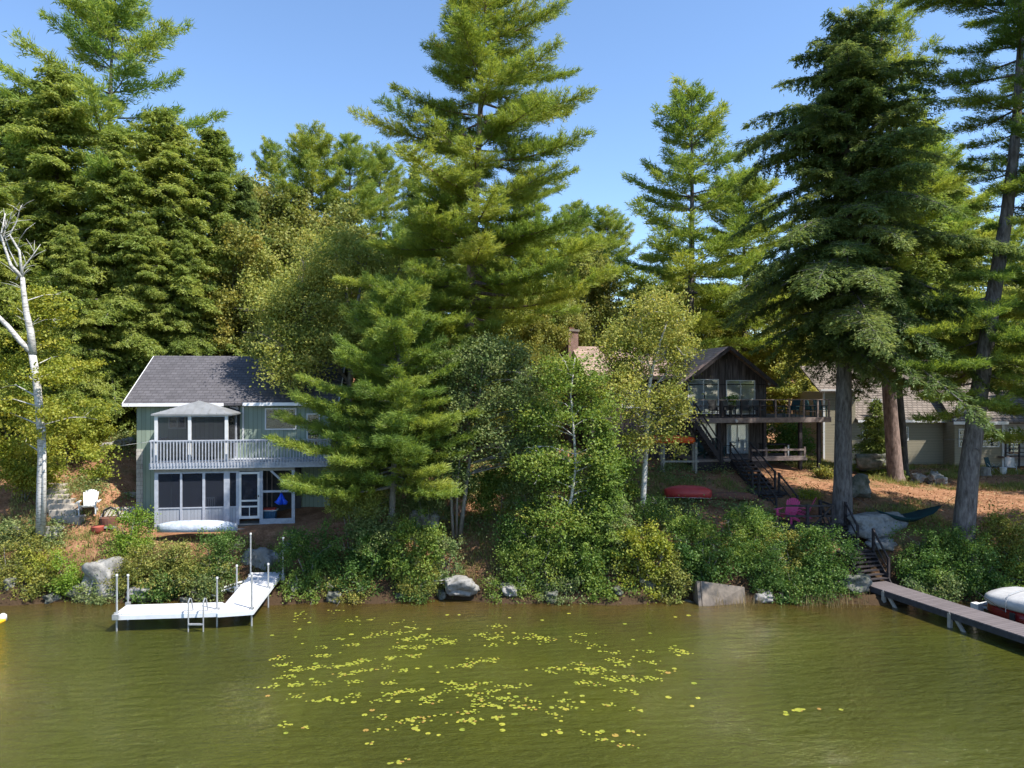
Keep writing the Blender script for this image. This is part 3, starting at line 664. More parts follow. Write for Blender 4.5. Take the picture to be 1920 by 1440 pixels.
# ------------------------------------------------------------------ shoreline shrubs: px, py, D, w, h, depth, leaf, label
SH = [
 (20,1050,28.8,110,105,.8,'oliveleaf','olive shrub in the bottom left corner of the bank'),
 (75,1070,28.5,70,70,.6,'yellowleaf','small yellow-green shrub below the white birch'),
 (130,1078,28.2,64,72,.6,'limeleaf','small bright green shrub beside the pale boulder on the water'),
 (60,1005,29.9,120,55,.7,'dustyleaf','low grey-green shrub round the foot of the white birch'),
 (243,1000,29.8,76,84,.7,'limeleaf','bright lime shrub below the white garden chair'),
 (250,1065,28.5,110,90,.7,'oliveleaf','olive shrub behind the outer end of the white dock'),
 (325,1066,28.6,110,84,.8,'autumnleaf','reddish olive shrub below the white wrapped canoe'),
 (405,1050,28.8,95,105,.8,'darkleaf','dark green shrub left of the gangway of the white dock'),
 (375,1082,28.4,100,56,.5,'oliveleaf','low yellow-tipped shrub at the waterline behind the dock ladder'),
 (585,1050,28.8,130,130,.9,'darkleaf','big dark shrub right of the gangway of the white dock'),
 (680,1048,28.7,110,130,.9,'darkleaf','rounded dark shrub at the foot of the young pine'),
 (665,930,29.3,110,90,.8,'birchleaf','pale leaved sapling below the long limbs of the young pine'),
 (700,985,29.0,90,70,.7,'dustyleaf','grey-green sapling left of the thin pine trunk at the water'),
 (775,1030,28.6,100,110,.8,'greenleaf','green shrub right of the thin pine trunk at the water'),
 (780,1085,28.2,80,60,.5,'oliveleaf','ragged shrub hanging over the water below the boulder'),
 (835,1050,28.9,70,80,.6,'dustyleaf','sparse shrub below the clump of grey stems'),
 (1000,1045,28.5,110,120,.8,'greenleaf','green shrub beside the bare reddish bank'),
 (975,1000,29.3,80,90,.7,'darkleaf','dark shrub under the left side of the curved birch'),
 (1085,1050,28.4,90,110,.7,'greenleaf','leafy shrub at the foot of the curved birch'),
 (1150,1010,29.0,90,120,.8,'dustyleaf','dusty shrub left of the tall birch trunk'),
 (1205,1050,28.4,110,115,.8,'yellowleaf','golden yellow shrub below the tall birch'),
 (1250,1085,28.2,80,70,.6,'autumnleaf','rusty tinged shrub left of the concrete slab'),
 (1300,1003,29.3,90,80,.8,'greenleaf','sunlit green shrub just below the red canoe'),
 (1222,968,30.6,90,44,.8,'darkleaf','low dark shrub beside the red canoe'),
 (1325,1046,28.6,120,70,.8,'darkleaf','dark shrub over the left half of the concrete slab'),
 (1400,1015,29.4,130,100,1.0,'greenleaf','large green shrub in front of the upper stair flight'),
 (1450,1065,28.6,130,120,.9,'darkleaf','dark rounded shrub right of the concrete slab'),
 (1400,975,30.2,100,36,.8,'darkleaf','low shrub along the slope left of the pink chairs'),
 (1470,1030,29.2,100,70,.8,'oliveleaf','olive green shrub below the pink chairs'),
 (1545,1050,28.8,130,130,.9,'darkleaf','dark shrub beside the lowest stair flight'),
 (1520,1092,28.2,130,60,.6,'darkleaf','shrub overhanging the reeds near the brown pier'),
 (1730,1040,29.2,105,95,.9,'darkleaf','dark shrub right of the lowest stair flight'),
 (1790,1045,29.0,120,110,.9,'darkleaf','dark shrub in front of the leaning pine foot'),
 (1740,1085,28.5,110,70,.7,'darkleaf','low dark shrub beside the brown pier'),
 (1840,1075,28.4,110,90,.8,'darkleaf','dark shrub behind the covered boat'),
 (1895,1015,29.2,110,110,.9,'oliveleaf','sunlit yellow-green shrub in the right corner above the boat'),
 (1930,1060,28.6,110,110,.9,'greenleaf','green shrub at the right edge above the boat'),
 (1545,885,38,30,16,.3,'oliveleaf','tiny plant on the orange slope beside the stairs'),
 (1512,930,34.0,44,26,.4,'yellowleaf','yellowish fern clump above the pink chairs'),
 (690,905,30.4,150,110,.9,'birchleaf','pale sapling under the right side of the young pine'),
 (800,925,30.8,120,110,.9,'dustyleaf','grey-green sapling between young pine and clump of grey stems'),
 (935,915,31.4,130,110,.9,'greenleaf','green sapling right of the clump of grey stems'),
 (1000,930,30.2,110,120,.9,'dustyleaf','dusty sapling left of the curved birch'),
 (1160,900,31.5,90,90,.8,'greenleaf','green sapling left of the tall birch trunk on the slope'),
 (45,880,33,150,90,1.1,'yellowleaf','yellow-green sapling left of the birch trunk'),
 (20,740,38,150,150,1.6,'greenleaf','green young maple at the left edge in the wood'),
 (130,800,36,150,110,1.3,'yellowleaf','sunlit maple sapling on the slope left of the green house'),
]
prox = random.Random(12)
for k_ in range(20):
    px_ = -10+k_*98+prox.uniform(-20,20)
    if 425 < px_ < 545 or 1600 < px_ < 1680 or 1260 < px_ < 1440 or 820 < px_ < 940: continue
    SH.append((px_,1104+prox.uniform(-4,6),28.05,86,34,.35,prox.choice(['darkleaf','greenleaf','oliveleaf','dustyleaf']),'one of the low twiggy shrubs trailing over the waterline stones'))
for i, (px, py, D, wp, hp, dep, lf, lab) in enumerate(SH):
    x = X(px, D); b = Vector((x, D, min(hgt(x, D), Z(py+hp/2, D)+.1)))
    rng = random.Random(500+i)
    c = P(px, py, D)-b; rx = wp/2/F*D*1.14; rz = hp/2/F*D*1.12
    B = [(c.x, c.y, c.z, rx*.95, dep, rz*.9)]
    for k in range(4):
        B.append((c.x+rng.uniform(-.6,.6)*rx, c.y+rng.uniform(-.3,.3)*dep, c.z+rng.uniform(-.45,.5)*rz, rx*.5, dep*.6, rz*.5))
    if py > 980: B.append((c.x, c.y-.35, c.z-rz*.55, rx*.95, dep*.8, rz*.55))
    S = []
    for k in range(4):
        e = Vector((c.x+rng.uniform(-.6,.6)*rx, c.y+rng.uniform(-.5,.5)*dep, c.z+rng.uniform(0,.5)*rz))
        a = Vector((rng.uniform(-.15,.15), rng.uniform(-.1,.1), -.2)); S.append(([a, a.lerp(e,.5)+Vector((0,0,.15)), e], [.03,.02,.008]))
    for k in range(9 if wp > 60 else 0):
        a_k = rng.uniform(-.95,.95); B.append((c.x+a_k*rx, c.y+rng.uniform(-.6,.6)*dep, c.z+rz*math.sqrt(1-a_k*a_k)*rng.uniform(.75,1.05), .09, .09, rng.uniform(.2,.42)))
    area = rx*2*rz*2
    n = int(area*19)+14
    m_ = blobtree(600+i, S, B, n, 68, .088*rng.uniform(.75,1.2) if py > 900 else .115, .155, lf, 'greybark', 16, .44, 1.5, 5, tintc=.45, flat=.85)
    plant('shrub' if 'sapling' not in lab and 'maple' not in lab else 'sapling', lab, 'shrub' if 'sapling' not in lab and 'maple' not in lab else 'young tree', b, m_, 'shrubs along the bank', parts=('stems','crown'))

# ------------------------------------------------------------------ forest behind: shared meshes
PV = [conifer(70+i, 20, .28, .28, [lambda t: 4.6*(1-((t-.2)/.82)**2.2)+.5, lambda t: 4.6*(1-((t-.25)/.78)**3)+.6, lambda t: (4.0 if t > .45 else 2.6)*(1-((t-.25)/.78)**3)+.6][i],
      spacing=.95, per=(4,6), skip=.08, m=['pine','pine_blue','pine'][i], tintc=[.5,.55,.6][i], nl=.30, nw=.05, K=15, twig=.30, tuft=.18, tubes=5, highe=40, lean=(.3,.2)) for i in range(3)]
HV = [conifer(80+i, 20, .24, [.08,.12,.18][i], [lambda t: 4.8*(1-t)**.6+.2, lambda t: 4.4*(1-t)**.5+.3, lambda t: 4.6*(1-t)**.8+.2][i], kind='hem',
      spacing=.42, per=(5,6), m=['hem','hem','hemdark'][i], tintc=[.55,.65,.4][i], nl=.25, nw=.075, K=11, twig=.30, tuft=.20, tubes=5, lowe=-10, highe=28, azbias=lambda az, t: 1+.15*math.sin(az*3+t*20)) for i in range(3)]
BV = []
for i in range(3):
    rng = random.Random(90+i); bl = []
    for k in range(20):
        a = rng.uniform(0,6.28); z = rng.uniform(2.2,14.3); rr = rng.uniform(.3,1)*(3.1 if z < 11 else 2.0)
        bl.append((math.cos(a)*rr, math.sin(a)*rr, z, 1.8, 1.8, 1.3))
    bl.append((0,0,15.3,1.4,1.4,1.3))
    st = [([Vector((0,0,-.3)),Vector((.1,0,5)),Vector((.2,.1,10)),Vector((.1,0,14.5))],[.22,.18,.11,.03]), ([Vector((.1,0,5)),Vector((1.4,.3,8.5)),Vector((2,.4,11))],[.1,.07,.02]), ([Vector((.1,0,6)),Vector((-1.3,-.3,9)),Vector((-1.9,.2,12))],[.1,.07,.02])]
    BV.append(blobtree(95+i, st, bl, 620, 60, .27, .42, ['birchleaf','autumnleaf','oliveleaf'][i], 'greybark', 60, .43, .6, 6, tintc=[.55,.45,.5][i]))
HB = {'P':20,'H':20,'B':16.5}
def forest(kind, var, px, top, D, ws, label, rz):
    x = X(px, D); z0 = hgt(x, D)-.1; H = Z(top, D)-z0; s = H/HB[kind]
    me = {'P':PV,'H':HV,'B':BV}[kind][var]
    nm = {'P':'pine_tree','H':'hemlock_tree','B':'broadleaf_tree'}[kind]; ct = {'P':'pine tree','H':'hemlock tree','B':'broadleaf tree'}[kind]
    plant(nm, label, ct, (x, D, z0), me, 'trees of the wood behind the houses', rz, (s*ws, s*ws, s))
FT = [
 ('P',1,195,-35,47,1.0,'huge pine towering over the hemlocks in the upper left'),
 ('H',0,35,165,45,1.1,'hemlock at the left edge below the huge pine'),
 ('H',1,110,130,43,1.0,'olive hemlock directly in front of the huge pine'),
 ('H',0,215,245,41.5,1.0,'hemlock right of the huge pine, above the slope left of the roof'),
 ('H',1,312,208,44,1.05,'pointed hemlock rising above the left end of the dark roof'),
 ('H',0,392,238,46,1.0,'hemlock above the middle of the dark shingle roof'),
 ('P',0,415,262,50,.8,'small pine top at the skyline right of the pointed hemlock'),
 ('H',2,455,330,47,1.0,'darker hemlock above the right half of the dark roof'),
 ('H',1,-30,300,38,1.0,'hemlock half cut off by the left edge'),
 ('H',0,130,420,38.8,.9,'shorter hemlock behind the dead birch top'),
 ('H',1,265,400,41.2,.9,'shorter hemlock whose boughs end at the left roof corner'),
 ('H',0,345,430,42.5,.95,'lower hemlock close behind the dark shingle roof'),
 ('B',2,440,420,45,.9,'olive broadleaf tree behind the roof ridge'),
 ('P',0,505,268,64,.8,'small pine crown at the skyline left of centre'),
 ('P',2,588,250,58,.9,'thin pine with open branches on the left centre skyline'),
 ('P',0,655,258,60,.9,'pine second from the open thin pine on the skyline'),
 ('P',2,712,285,66,.9,'pine with flat top just left of the dark narrow hemlock'),
 ('B',1,470,330,58,1.0,'brownish turning tree under the left centre skyline'),
 ('B',1,545,350,56,1.0,'turning tree in front of the small skyline pine'),
 ('B',1,650,380,52,.95,'yellow turning tree behind the pale broadleaf tree'),
 ('B',0,590,430,46,.9,'pale tree between turning trees above the roof end'),
 ('H',2,778,312,48,.7,'narrow dark hemlock left of the tallest pine'),
 ('P',1,755,430,42,.75,'blue-green pine between young pine and narrow dark hemlock'),
 ('B',0,505,470,44,.85,'leafy green tree above the right part of the dark roof'),
 ('P',1,800,470,40,.7,'blue-green pine tucked behind the left of the tallest pine'),
 ('P',0,1075,385,58,1.0,'pine behind the right side of the tallest pine'),
 ('P',2,1135,400,68,1.0,'distant pine left of the wide lone pine'),
 ('P',0,990,330,52,.9,'pine hidden mostly by the tallest pine'),
 ('B',1,1100,455,52,.95,'greyish turning tree above the brick chimney'),
 ('B',1,1050,520,48,.9,'turning tree left of the brick chimney'),
 ('B',2,1010,560,44,.9,'olive tree between tallest pine and chimney'),
 ('B',1,1205,535,49,1.0,'golden turning tree behind the brown roof'),
 ('B',0,1150,590,52,1.0,'pale tree right above the brown roof ridge'),
 ('B',2,1300,590,56,1.0,'olive tree behind the gable of the dark house'),
 ('P',0,1290,168,52,1.05,'wide lone pine against the sky between tallest pine and hemlock'),
 ('P',2,1400,330,58,1.1,'pine right of the wide lone pine'),
 ('B',0,1370,560,60,1.1,'green tree behind the right slope of the dark gable'),
 ('B',0,1470,590,56,1.1,'sunlit tree behind the open upper deck'),
 ('B',2,1550,560,64,1.1,'olive tree glimpsed behind the hemlock trunk'),
 ('B',1,1640,590,70,1.1,'turning tree behind the tan house roof'),
 ('P',1,1735,260,63,1.1,'pine behind the right flank of the dark hemlock'),
 ('P',0,2085,60,28.8,.75,'pine at the right edge whose boughs reach into the picture above the boat'),
 ('P',2,2120,150,38,1.1,'second pine at the right edge behind the lawn chairs'),
 ('H',1,1790,330,62,1.1,'hemlock behind the roof of the tan house'),
 ('P',2,1870,420,70,1.1,'pine behind the tan house at the right edge'),
 ('B',2,1740,560,68,1.1,'olive tree over the tan roof'),
 ('B',0,1830,540,64,1.1,'green tree over the right end of the tan roof'),
 ('B',1,1930,500,66,1.1,'turning tree at the right edge behind the tan house'),
 ('B',0,930,600,42,.8,'pale low tree right behind the trunk of the tallest pine'),
 ('B',2,840,640,39,.7,'olive low tree behind the dusty poplar clump'),
 ('P',0,885,430,44,.9,'pine behind the trunk of the tallest pine'),
 ('B',0,935,520,40.5,.85,'leafy tree behind the poplar clump and tallest pine'),
 ('P',2,825,395,52,1.0,'pine standing back between narrow hemlock and tallest pine'),
 ('P',1,965,440,47,.9,'pine just right of the trunk of the tallest pine, farther back'),
 ('B',0,775,545,38.5,.85,'leafy tree behind the tip of the young pine'),
 ('B',2,1000,590,39.5,.75,'low olive tree between poplar clump and chimney'),
 ('B',0,700,500,41,.9,'pale tree filling the gap behind the end of the dark roof'),
 ('H',2,720,600,39,.6,'small dark hemlock behind the young pine'),
]
for i, t in enumerate(FT): forest(*t, rz=(i*2.399) % 6.28)
for i, (k, v, px_, tp_, D_) in enumerate([('H',0,-190,250,42),('P',1,-260,60,50),('B',1,-150,420,38),('H',1,-330,200,45),('P',0,2230,80,40),('B',0,2180,420,46),('H',2,2330,200,44),('P',2,2420,100,52)]):
    forest(k, v, px_, tp_, D_, 1.0, 'tree of the wood just outside the sides of the picture', i)
rng = random.Random(5)
for i in range(22):
    px = -150+i*103+rng.uniform(-30,30); D = rng.uniform(80,100); k = rng.choice('PHBB')
    forest(k, rng.randrange(3), px, rng.uniform(400,520) if px < 1100 else rng.uniform(460,560), D, 1.3, 'distant tree of the back row, glimpsed through gaps in the nearer crowns', i)
# ------------------------------------------------------------------ buildings
class Fr:
    """frame standing in the world; p() gives local x, z of the point of plane y=yl seen at a photo pixel"""
    def __init__(s, ox, oy, oz, deg): s.o = Vector((ox, oy, oz)); s.t = R(deg); s.c, s.s = math.cos(s.t), math.sin(s.t)
    def p(s, px, py, yl=0):
        dx, dz = (px-960)/F, (720-py)/F
        n = (-s.s, s.c); k = (s.o.x*n[0]+s.o.y*n[1]+yl)/(dx*n[0]+n[1])
        x, y = dx*k, k
        return ((x-s.o.x)*s.c+(y-s.o.y)*s.s, CH+dz*k-s.o.z)
    def x(s, px, yl=0): return s.p(px, 720, yl)[0]
    def z(s, px, py, yl=0): return s.p(px, py, yl)[1]
    def w(s, x, y, z=0): return Vector((s.o.x+x*s.c-y*s.s, s.o.y+x*s.s+y*s.c, s.o.z+z))

# ---- green house
G = Fr(X(256,33.3), 33.3, 1.4, 8)
gh = thing('green_house', 'green sided house with dark shingle roof and screened porches', 'house', G.o, G.t)
W = 8.9; DP = 7.2
zt = G.z(400,756); zr = G.z(286,667,3.6)     # eave and ridge heights
zr = Z(667, 36.9)-G.o.z
mb = MB(); mb.box(0, W, 0, DP, .9, zt)
mb.add([(0,0,zt),(0,DP,zt),(0,DP/2,zr-.1),(.12,0,zt),(.12,DP,zt),(.12,DP/2,zr-.1)], [(0,1,2),(5,4,3),(0,2,5,3),(1,4,5,2)])
mb.add([(W,0,zt),(W,DP,zt),(W,DP/2,zr-.1),(W-.12,0,zt),(W-.12,DP,zt),(W-.12,DP/2,zr-.1)], [(2,1,0),(3,4,5),(0,3,5,2),(1,2,5,4)])
mb.build('wall', 'siding', gh)
MB().box(.0, G.x(268), -.03, .25, -.2, G.z(260,842)).box(.02, W-.02, .02, DP-.02, -.6, .895).build('foundation', 'concrete', gh)
rf = MB()
for sg, y0 in ((1, -.42), (-1, DP+.42)):
    rf.slab([(-.45,y0,zt+.02),(W+.45,y0,zt+.02),(W+.45,DP/2,zr),(-.45,DP/2,zr)][::sg], .12)
rfo = rf.build('roof', 'shingle', gh)
x1, x2, x3 = G.x(419,-.45), G.x(455,-.45), W+.47
MB().box(-.47, x1, -.47, -.425, zt-.13, zt+.02).build('eave_trim', 'fascia', gh)
MB().box(x2, x3, -.47, -.425, zt-.12, zt+.03).build('eave_trim', 'fascia', gh)
MB().bar((-.46,-.42,zt-.04),(-.46,DP/2,zr-.08),.03,.14).bar((W+.46,-.42,zt-.04),(W+.46,DP/2,zr-.08),.03,.14).build('rake_trim', 'fascia', gh)
def window(fr, par, px0, px1, py0, py1, yl=0, mull=1, cross=0, gm_='glass', fm='white', depth=.05, back='interior', name='window', fw=.06, gap=None):
    a, zb = fr.p(px0, py1, yl); c, ztp = fr.p(px1, py0, yl)
    a, c = min(a,c), max(a,c)
    f = MB(); f.box(a, c, yl-depth, yl, zb, zb+fw).box(a, c, yl-depth, yl, ztp-fw, ztp).box(a, a+fw, yl-depth, yl, zb+fw, ztp-fw).box(c-fw, c, yl-depth, yl, zb+fw, ztp-fw)
    o = f.build(name, fm, par)
    MB().box(a+fw, c-fw, yl-.02, yl-.012, zb+fw, ztp-fw).build('pane', gm_, o)
    if back: MB().box(a+fw*.6, c-fw*.6, yl-.009, yl-.004, zb+fw*.6, ztp-fw*.6).build('blind' if back == 'curtain' else 'room_shade_panel', back, o)  # thin dark panel painted as the shade of the room behind the pane
    m2 = MB()
    for i in range(1, mull+1):
        xm = a+(c-a)*i/(mull+1); m2.box(xm-fw*.45, xm+fw*.45, yl-depth*.8, yl-.021, zb+fw, ztp-fw)
    for i in range(1, cross+1):
        zm = zb+(ztp-zb)*i/(cross+1); m2.box(a+fw, c-fw, yl-depth*.75, yl-.022, zm-fw*.35, zm+fw*.35)
    if m2.v: m2.build('mullion', fm, o)
    return o
window(G, gh, 497, 556, 765, 806, -.005, 0)
window(G, gh, 316, 349, 776, 804, -.005, 1)
window(G, gh, 575, 600, 775, 840, -.005, 0, name='door', back='interior')
# dark tall door at the recess between the eave boards
window(G, gh, 428, 450, 760, 826, -.005, 0, 1, fm='black', name='door')
MB().bar((G.x(456),-.012,G.z(456,762)), (G.x(456),-.012,G.z(456,826)), .08, .024, up=(0,1,0)).build('corner_trim', 'white', gh)
# upper deck
YD = -2.15
dx0, dzb = G.p(281,876,YD); dx1 = G.x(622,YD); zf = G.z(400,868,YD); zra = G.z(400,825,YD)
dk = MB(); dk.box(dx0, dx1, YD, -.01, zf-.05, zf); deck = dk.build('deck_floor', 'greywood', gh)
MB().box(dx0, dx1, YD-.045, YD-.004, zf-.25, zf+.015).box(dx0-.045, dx0-.004, YD, -.01, zf-.25, zf+.01).build('deck_beam', 'greywood', gh)
MB().box(dx0, dx1, YD-.07, YD+.07, zra-.05, zra).box(dx0-.05, dx0+.05, YD+.071, -.02, zra-.05, zra).build('hand_rail', 'greywood', gh)
MB().box(dx0+.05, dx1, YD-.005, YD+.035, zra-.13, zra-.052).box(dx0+.05, dx1, YD-.005, YD+.035, zf+.07, zf+.13).build('lower_rail', 'greywood', gh)
px = dx0+.07; k = 0
while px < dx1 and k < 86:
    MB().box(px-.019, px+.019, YD-.085, YD-.047, zf-.13, zra-.052).build('baluster', 'greywood', gh)
    px += .136; k += 1
for i in range(1, 9): MB().box(dx0-.019, dx0+.019, YD+.22*i, YD+.22*i+.038, zf+.05, zra-.052).build('baluster', 'greywood', gh)
# upper screened porch with its low hip roof
ys = -1.75
sx0, sx1 = G.x(291,ys), G.x(427,ys); sz = G.z(350,776,ys)
for pxx in (sx0+.05, G.x(356,ys), sx1-.05):
    MB().box(pxx-.07, pxx+.07, ys-.05, ys+.05, zf, sz-.0).build('porch_post', 'white', gh)
MB().box(sx1-.1, sx1, -.14, -.01, zf, sz).build('porch_post', 'greywood', gh)
MB().box(sx0+.08, sx1-.08, ys-.04, ys+.04, sz-.14, sz-.002).box(sx1-.09, sx1-.01, ys+.06, -.145, sz-.14, sz-.002).box(sx0+.01, sx0+.09, ys+.06, -.02, sz-.14, sz-.002).build('porch_beam', 'greywood', gh)
xm = G.x(356,ys)
for a, c in ((sx0+.12, xm-.07), (xm+.07, sx1-.12)):
    MB().box(a, c, ys-.004, ys+.004, zf+.1, sz-.14).build('screen', 'screen', gh)
MB().box(sx1-.054, sx1-.046, ys+.06, -.15, zf+.1, sz-.14).build('screen', 'screen', gh)
ax = (sx0+sx1)/2+.1; az_ = sz+.58; o_ = .14
c0, c1, c2, c3 = (sx0-o_,ys-o_,sz), (sx1+o_+.1,ys-o_,sz), (sx1+o_+.1,-.05,sz), (sx0-o_,-.05,sz)
hr = MB(); apx = (ax, ys*.52, az_)
hr.add([c0,c1,c2,c3,apx,(c0[0],c0[1],sz-.07),(c1[0],c1[1],sz-.07),(c2[0],c2[1],sz-.07),(c3[0],c3[1],sz-.07)], [(0,1,4),(1,2,4),(2,3,4),(3,0,4),(0,5,6,1),(1,6,7,2),(2,7,8,3),(3,8,5,0),(8,7,6,5)])
hro = hr.build('porch_roof', 'metalroof', gh)
sm_ = MB()
for t in [i/10 for i in range(1,10)]:
    a = Vector(c0).lerp(Vector(c1), t); b_ = Vector(apx)
    e = a.lerp(b_, 1-abs(t-.5)*2 if False else .96*(1-abs(2*t-1))+.02)
    sm_.bar(a+Vector((0,0,.012)), Vector((a.x, a.y+(apx[1]-c0[1])*(1-abs(2*t-1)), sz+(az_-sz)*(1-abs(2*t-1))+.012)), .02, .015)
sm_.build('seam', 'metalroof', hro)
# lower enclosed porch
yl = -1.95; zh = G.z(400,884,yl); zk = G.z(400,950,yl); zbot = G.z(400,985,yl)
MB().box(G.x(290,yl), G.x(553,yl), yl-.06, yl+.08, zh, zf-.26).build('porch_beam', 'postwood', gh)
posts = [(290,297),(338,342),(380,385),(420,431),(443,449),(487,493),(547,553)]
for a, c in posts:
    MB().box(G.x(a,yl), G.x(c,yl), yl-.04, yl+.06, zbot, zh).build('porch_post', 'greywood', gh)
spans = [(297,338),(342,380),(385,420),(431,443)]
for a, c in spans:
    MB().box(G.x(a,yl), G.x(c,yl), yl-.005, yl+.003, zk, zh-.07).build('screen', 'screendark', gh)
    [MB().box(G.x(a,yl), G.x(c,yl), yl-.03, yl+.04, z_, z_+h_).build('screen_frame', 'greywood', gh) for z_, h_ in ((zk-.05,.05),(zh-.07,.07))]
    MB().box(G.x(a,yl), G.x(c,yl), yl, yl+.04, zbot, zk-.05).build('knee_wall', 'sidingdark', gh)
a, c = G.x(449,yl), G.x(487,yl); zd = G.z(470,972,yl); fw = .09
dr = MB().box(a, a+fw, yl-.05, yl-.01, zd, zh-.04).box(c-fw, c, yl-.05, yl-.01, zd, zh-.04).box(a+fw, c-fw, yl-.05, yl-.01, zh-.14, zh-.04).box(a+fw, c-fw, yl-.05, yl-.01, zd, zd+.12)
dr.box(a+fw, c-fw, yl-.05, yl-.01, G.z(470,940,yl), G.z(470,937,yl)).box(a+fw, c-fw, yl-.05, yl-.01, G.z(470,951,yl), G.z(470,948,yl)).box((a+c)/2-.015, (a+c)/2+.015, yl-.045, yl-.015, zd+.12, G.z(470,951,yl))
dro = dr.build('screen_door', 'white', gh)
MB().box(a+fw, c-fw, yl-.006, yl, zd+.1, zh-.14).build('screen', 'screendark', dro)
MB().box(c-fw*.7, c-fw*.3, yl-.09, yl-.05, G.z(470,932,yl), G.z(470,928,yl)).build('handle', 'black', dro)
a, c = G.x(493,yl), G.x(547,yl)
MB().box(a, c, yl-.03, yl+.03, G.z(520,923,yl), G.z(520,919,yl)).build('middle_rail', 'greywood', gh)
MB().bar((G.x(508,yl),yl-.01,zh), (c,yl-.01,G.z(547,918,yl)), .06, .09).build('brace', 'greywood', gh)
MB().box(a, c, yl-.04, yl+.05, zbot, G.z(520,972,yl)).build('sill', 'greywood', gh)
MB().box(G.x(290,yl), G.x(553,yl), yl-.02, -.01, zbot-.02, zbot+.03).build('porch_floor', 'lightwood', gh)
MB().box(G.x(291,yl), G.x(487,yl), yl, yl+.2, -.9, zbot-.03).build('foundation', 'cement', gh)
for pxx in (294, 550): MB().box(G.x(pxx,yl)-.1, G.x(pxx,yl)+.1, yl-.06, yl+.14, -1.2, zbot-.02).build('footing', 'cement', gh)
MB().box(G.x(291,yl)-.02, G.x(291,yl)+.02, yl+.06, -.01, zbot, zf-.26).build('side_wall', 'sidingdark', gh)
MB().box(G.x(297,yl), G.x(553,yl), -.14, -.1, zbot+.04, zf-.1).build('back_wall', 'interior', gh)  # dark sheet in front of the house wall, porch shade put into its colour
for pxx in (500,509): MB().box(G.x(pxx,-1), G.x(pxx,-1)+.04, -1.02, -.98, zbot+.04, zf-.1).build('stud', 'brownpale', gh)
# steps by the screen door
st = thing('wooden_steps', 'grey wooden steps below the screen door of the green house', 'steps', G.w((G.x(441,yl)+G.x(487,yl))/2, yl-.1, zbot-.9), G.t)
for k in range(4):
    MB().box(-.62, .62, -.02-.27*(k+1), -.02-.27*k, .78-.2*k-.05, .78-.2*k).build('tread', 'lightwood', st)
for s_ in (-1,1): MB().slab([(s_*.6,-.02,.7),(s_*.6,-1.1,.05),(s_*.6,-1.1,-.5),(s_*.6,-.02,-.5)], .04, (s_,0,0)).build('stringer', 'lightwood', st)

def adirondack(name, label, m, loc, rz, group=None, s=1.0, proto=None):
    o = thing(name, label, 'chair', loc, rz, group)
    bk = MB()
    for i in range(7):
        t = (i-3)/3; x = t*.25; h = .78+.14*(1-t*t)
        bk.bar((x*.85, .16, .30), (x*1.12, .16+h*.38, .28+h*.82), .075, .02, up=(0,-1,.4))
    bk.bar((-.24,.22,.40),(.24,.22,.40),.07,.03); bk.build('backrest', m, o)
    se = MB()
    for i in range(6): se.box(-.27, .27, -.36+i*.09, -.29+i*.09, .40-i*.024, .42-i*.024)
    se.build('seat', m, o)
    for sg in (-1,1):
        MB().slab([(sg*.40-.075,-.46,.58),(sg*.40+.075,-.46,.58),(sg*.40+.05,.30,.58),(sg*.40-.03,.30,.58)], .025).build('armrest', m, o)
        MB().box(sg*.33-.02, sg*.33+.02, -.42, -.30, 0, .555).build('leg', m, o)
        MB().bar((sg*.30,-.38,.36),(sg*.30,.42,.04),.035,.12).build('leg', m, o)
    o.scale = (s,s,s); return o
wloc = P(167,975,32); wloc.z = hgt(wloc.x, wloc.y)
adirondack('adirondack_chair', 'white adirondack chair beside the timber steps', 'white', wloc, R(20))
# timber steps up the slope
st = thing('timber_steps', 'earth steps with timber risers climbing the slope behind the white birch', 'steps', P(118,975,31.8))
for k in range(7):
    cx_ = X(124-5*k, 31.2+.45*k); c = Vector((cx_, 31.2+.45*k, hgt(cx_, 31.3+.45*k, False)+.22))-P(118,975,31.8)
    MB().box(c.x-.62, c.x+.62, c.y-.08, c.y+.45, c.z-.5, c.z).build('tread', 'step', st, bevel=.02)
# wrapped canoe
def canoe(name, label, m, loc, L, W_, H_, rz, up=False, cat='canoe', rim=None, group=None, pitch=0):
    o = thing(name, label, cat, loc, rz, group)
    hull = MB(); n = 15; mseg = 10; vs = []
    for i in range(n):
        t = i/(n-1)*2-1; w_ = W_/2*max(.03, (1-abs(t)**2.6)); rise = .16*abs(t)**3
        for j in range(mseg+1):
            a = math.pi*j/mseg
            x = t*L/2; y = math.cos(a)*w_; z = math.sin(a)**.7*H_*(1-.25*abs(t)**3)
            z = -z+rise if up else z-rise*.5
            vs.append((x, y, z+(H_ if up else 0)))
    fs = [(i*(mseg+1)+j, (i+1)*(mseg+1)+j, (i+1)*(mseg+1)+j+1, i*(mseg+1)+j+1) for i in range(n-1) for j in range(mseg)]
    hull.add(vs, fs); ob = hull.build('hull', m, o, smooth=True)
    sol = ob.modifiers.new('s', 'SOLIDIFY'); sol.thickness = .015
    MB().tube([Vector(vs[i*(mseg+1)+mseg//2])+Vector((0,0,.012)) for i in range(n)], .014, 5).build('keel', m, o)
    if rim:
        for side in (0, mseg):
            MB().tube([vs[i*(mseg+1)+side] for i in range(n)], .018, 5).build('gunwale', rim, o)
    o.rotation_euler = (0, pitch, rz); return o
p = P(370,990,30.6); canoe('wrapped_canoe', 'upturned canoe wrapped in white tarp before the lower porch', 'tarp', Vector((p.x, p.y, hgt(p.x,p.y)+.38)), 3.4, .85, .42, R(3), rim=None)
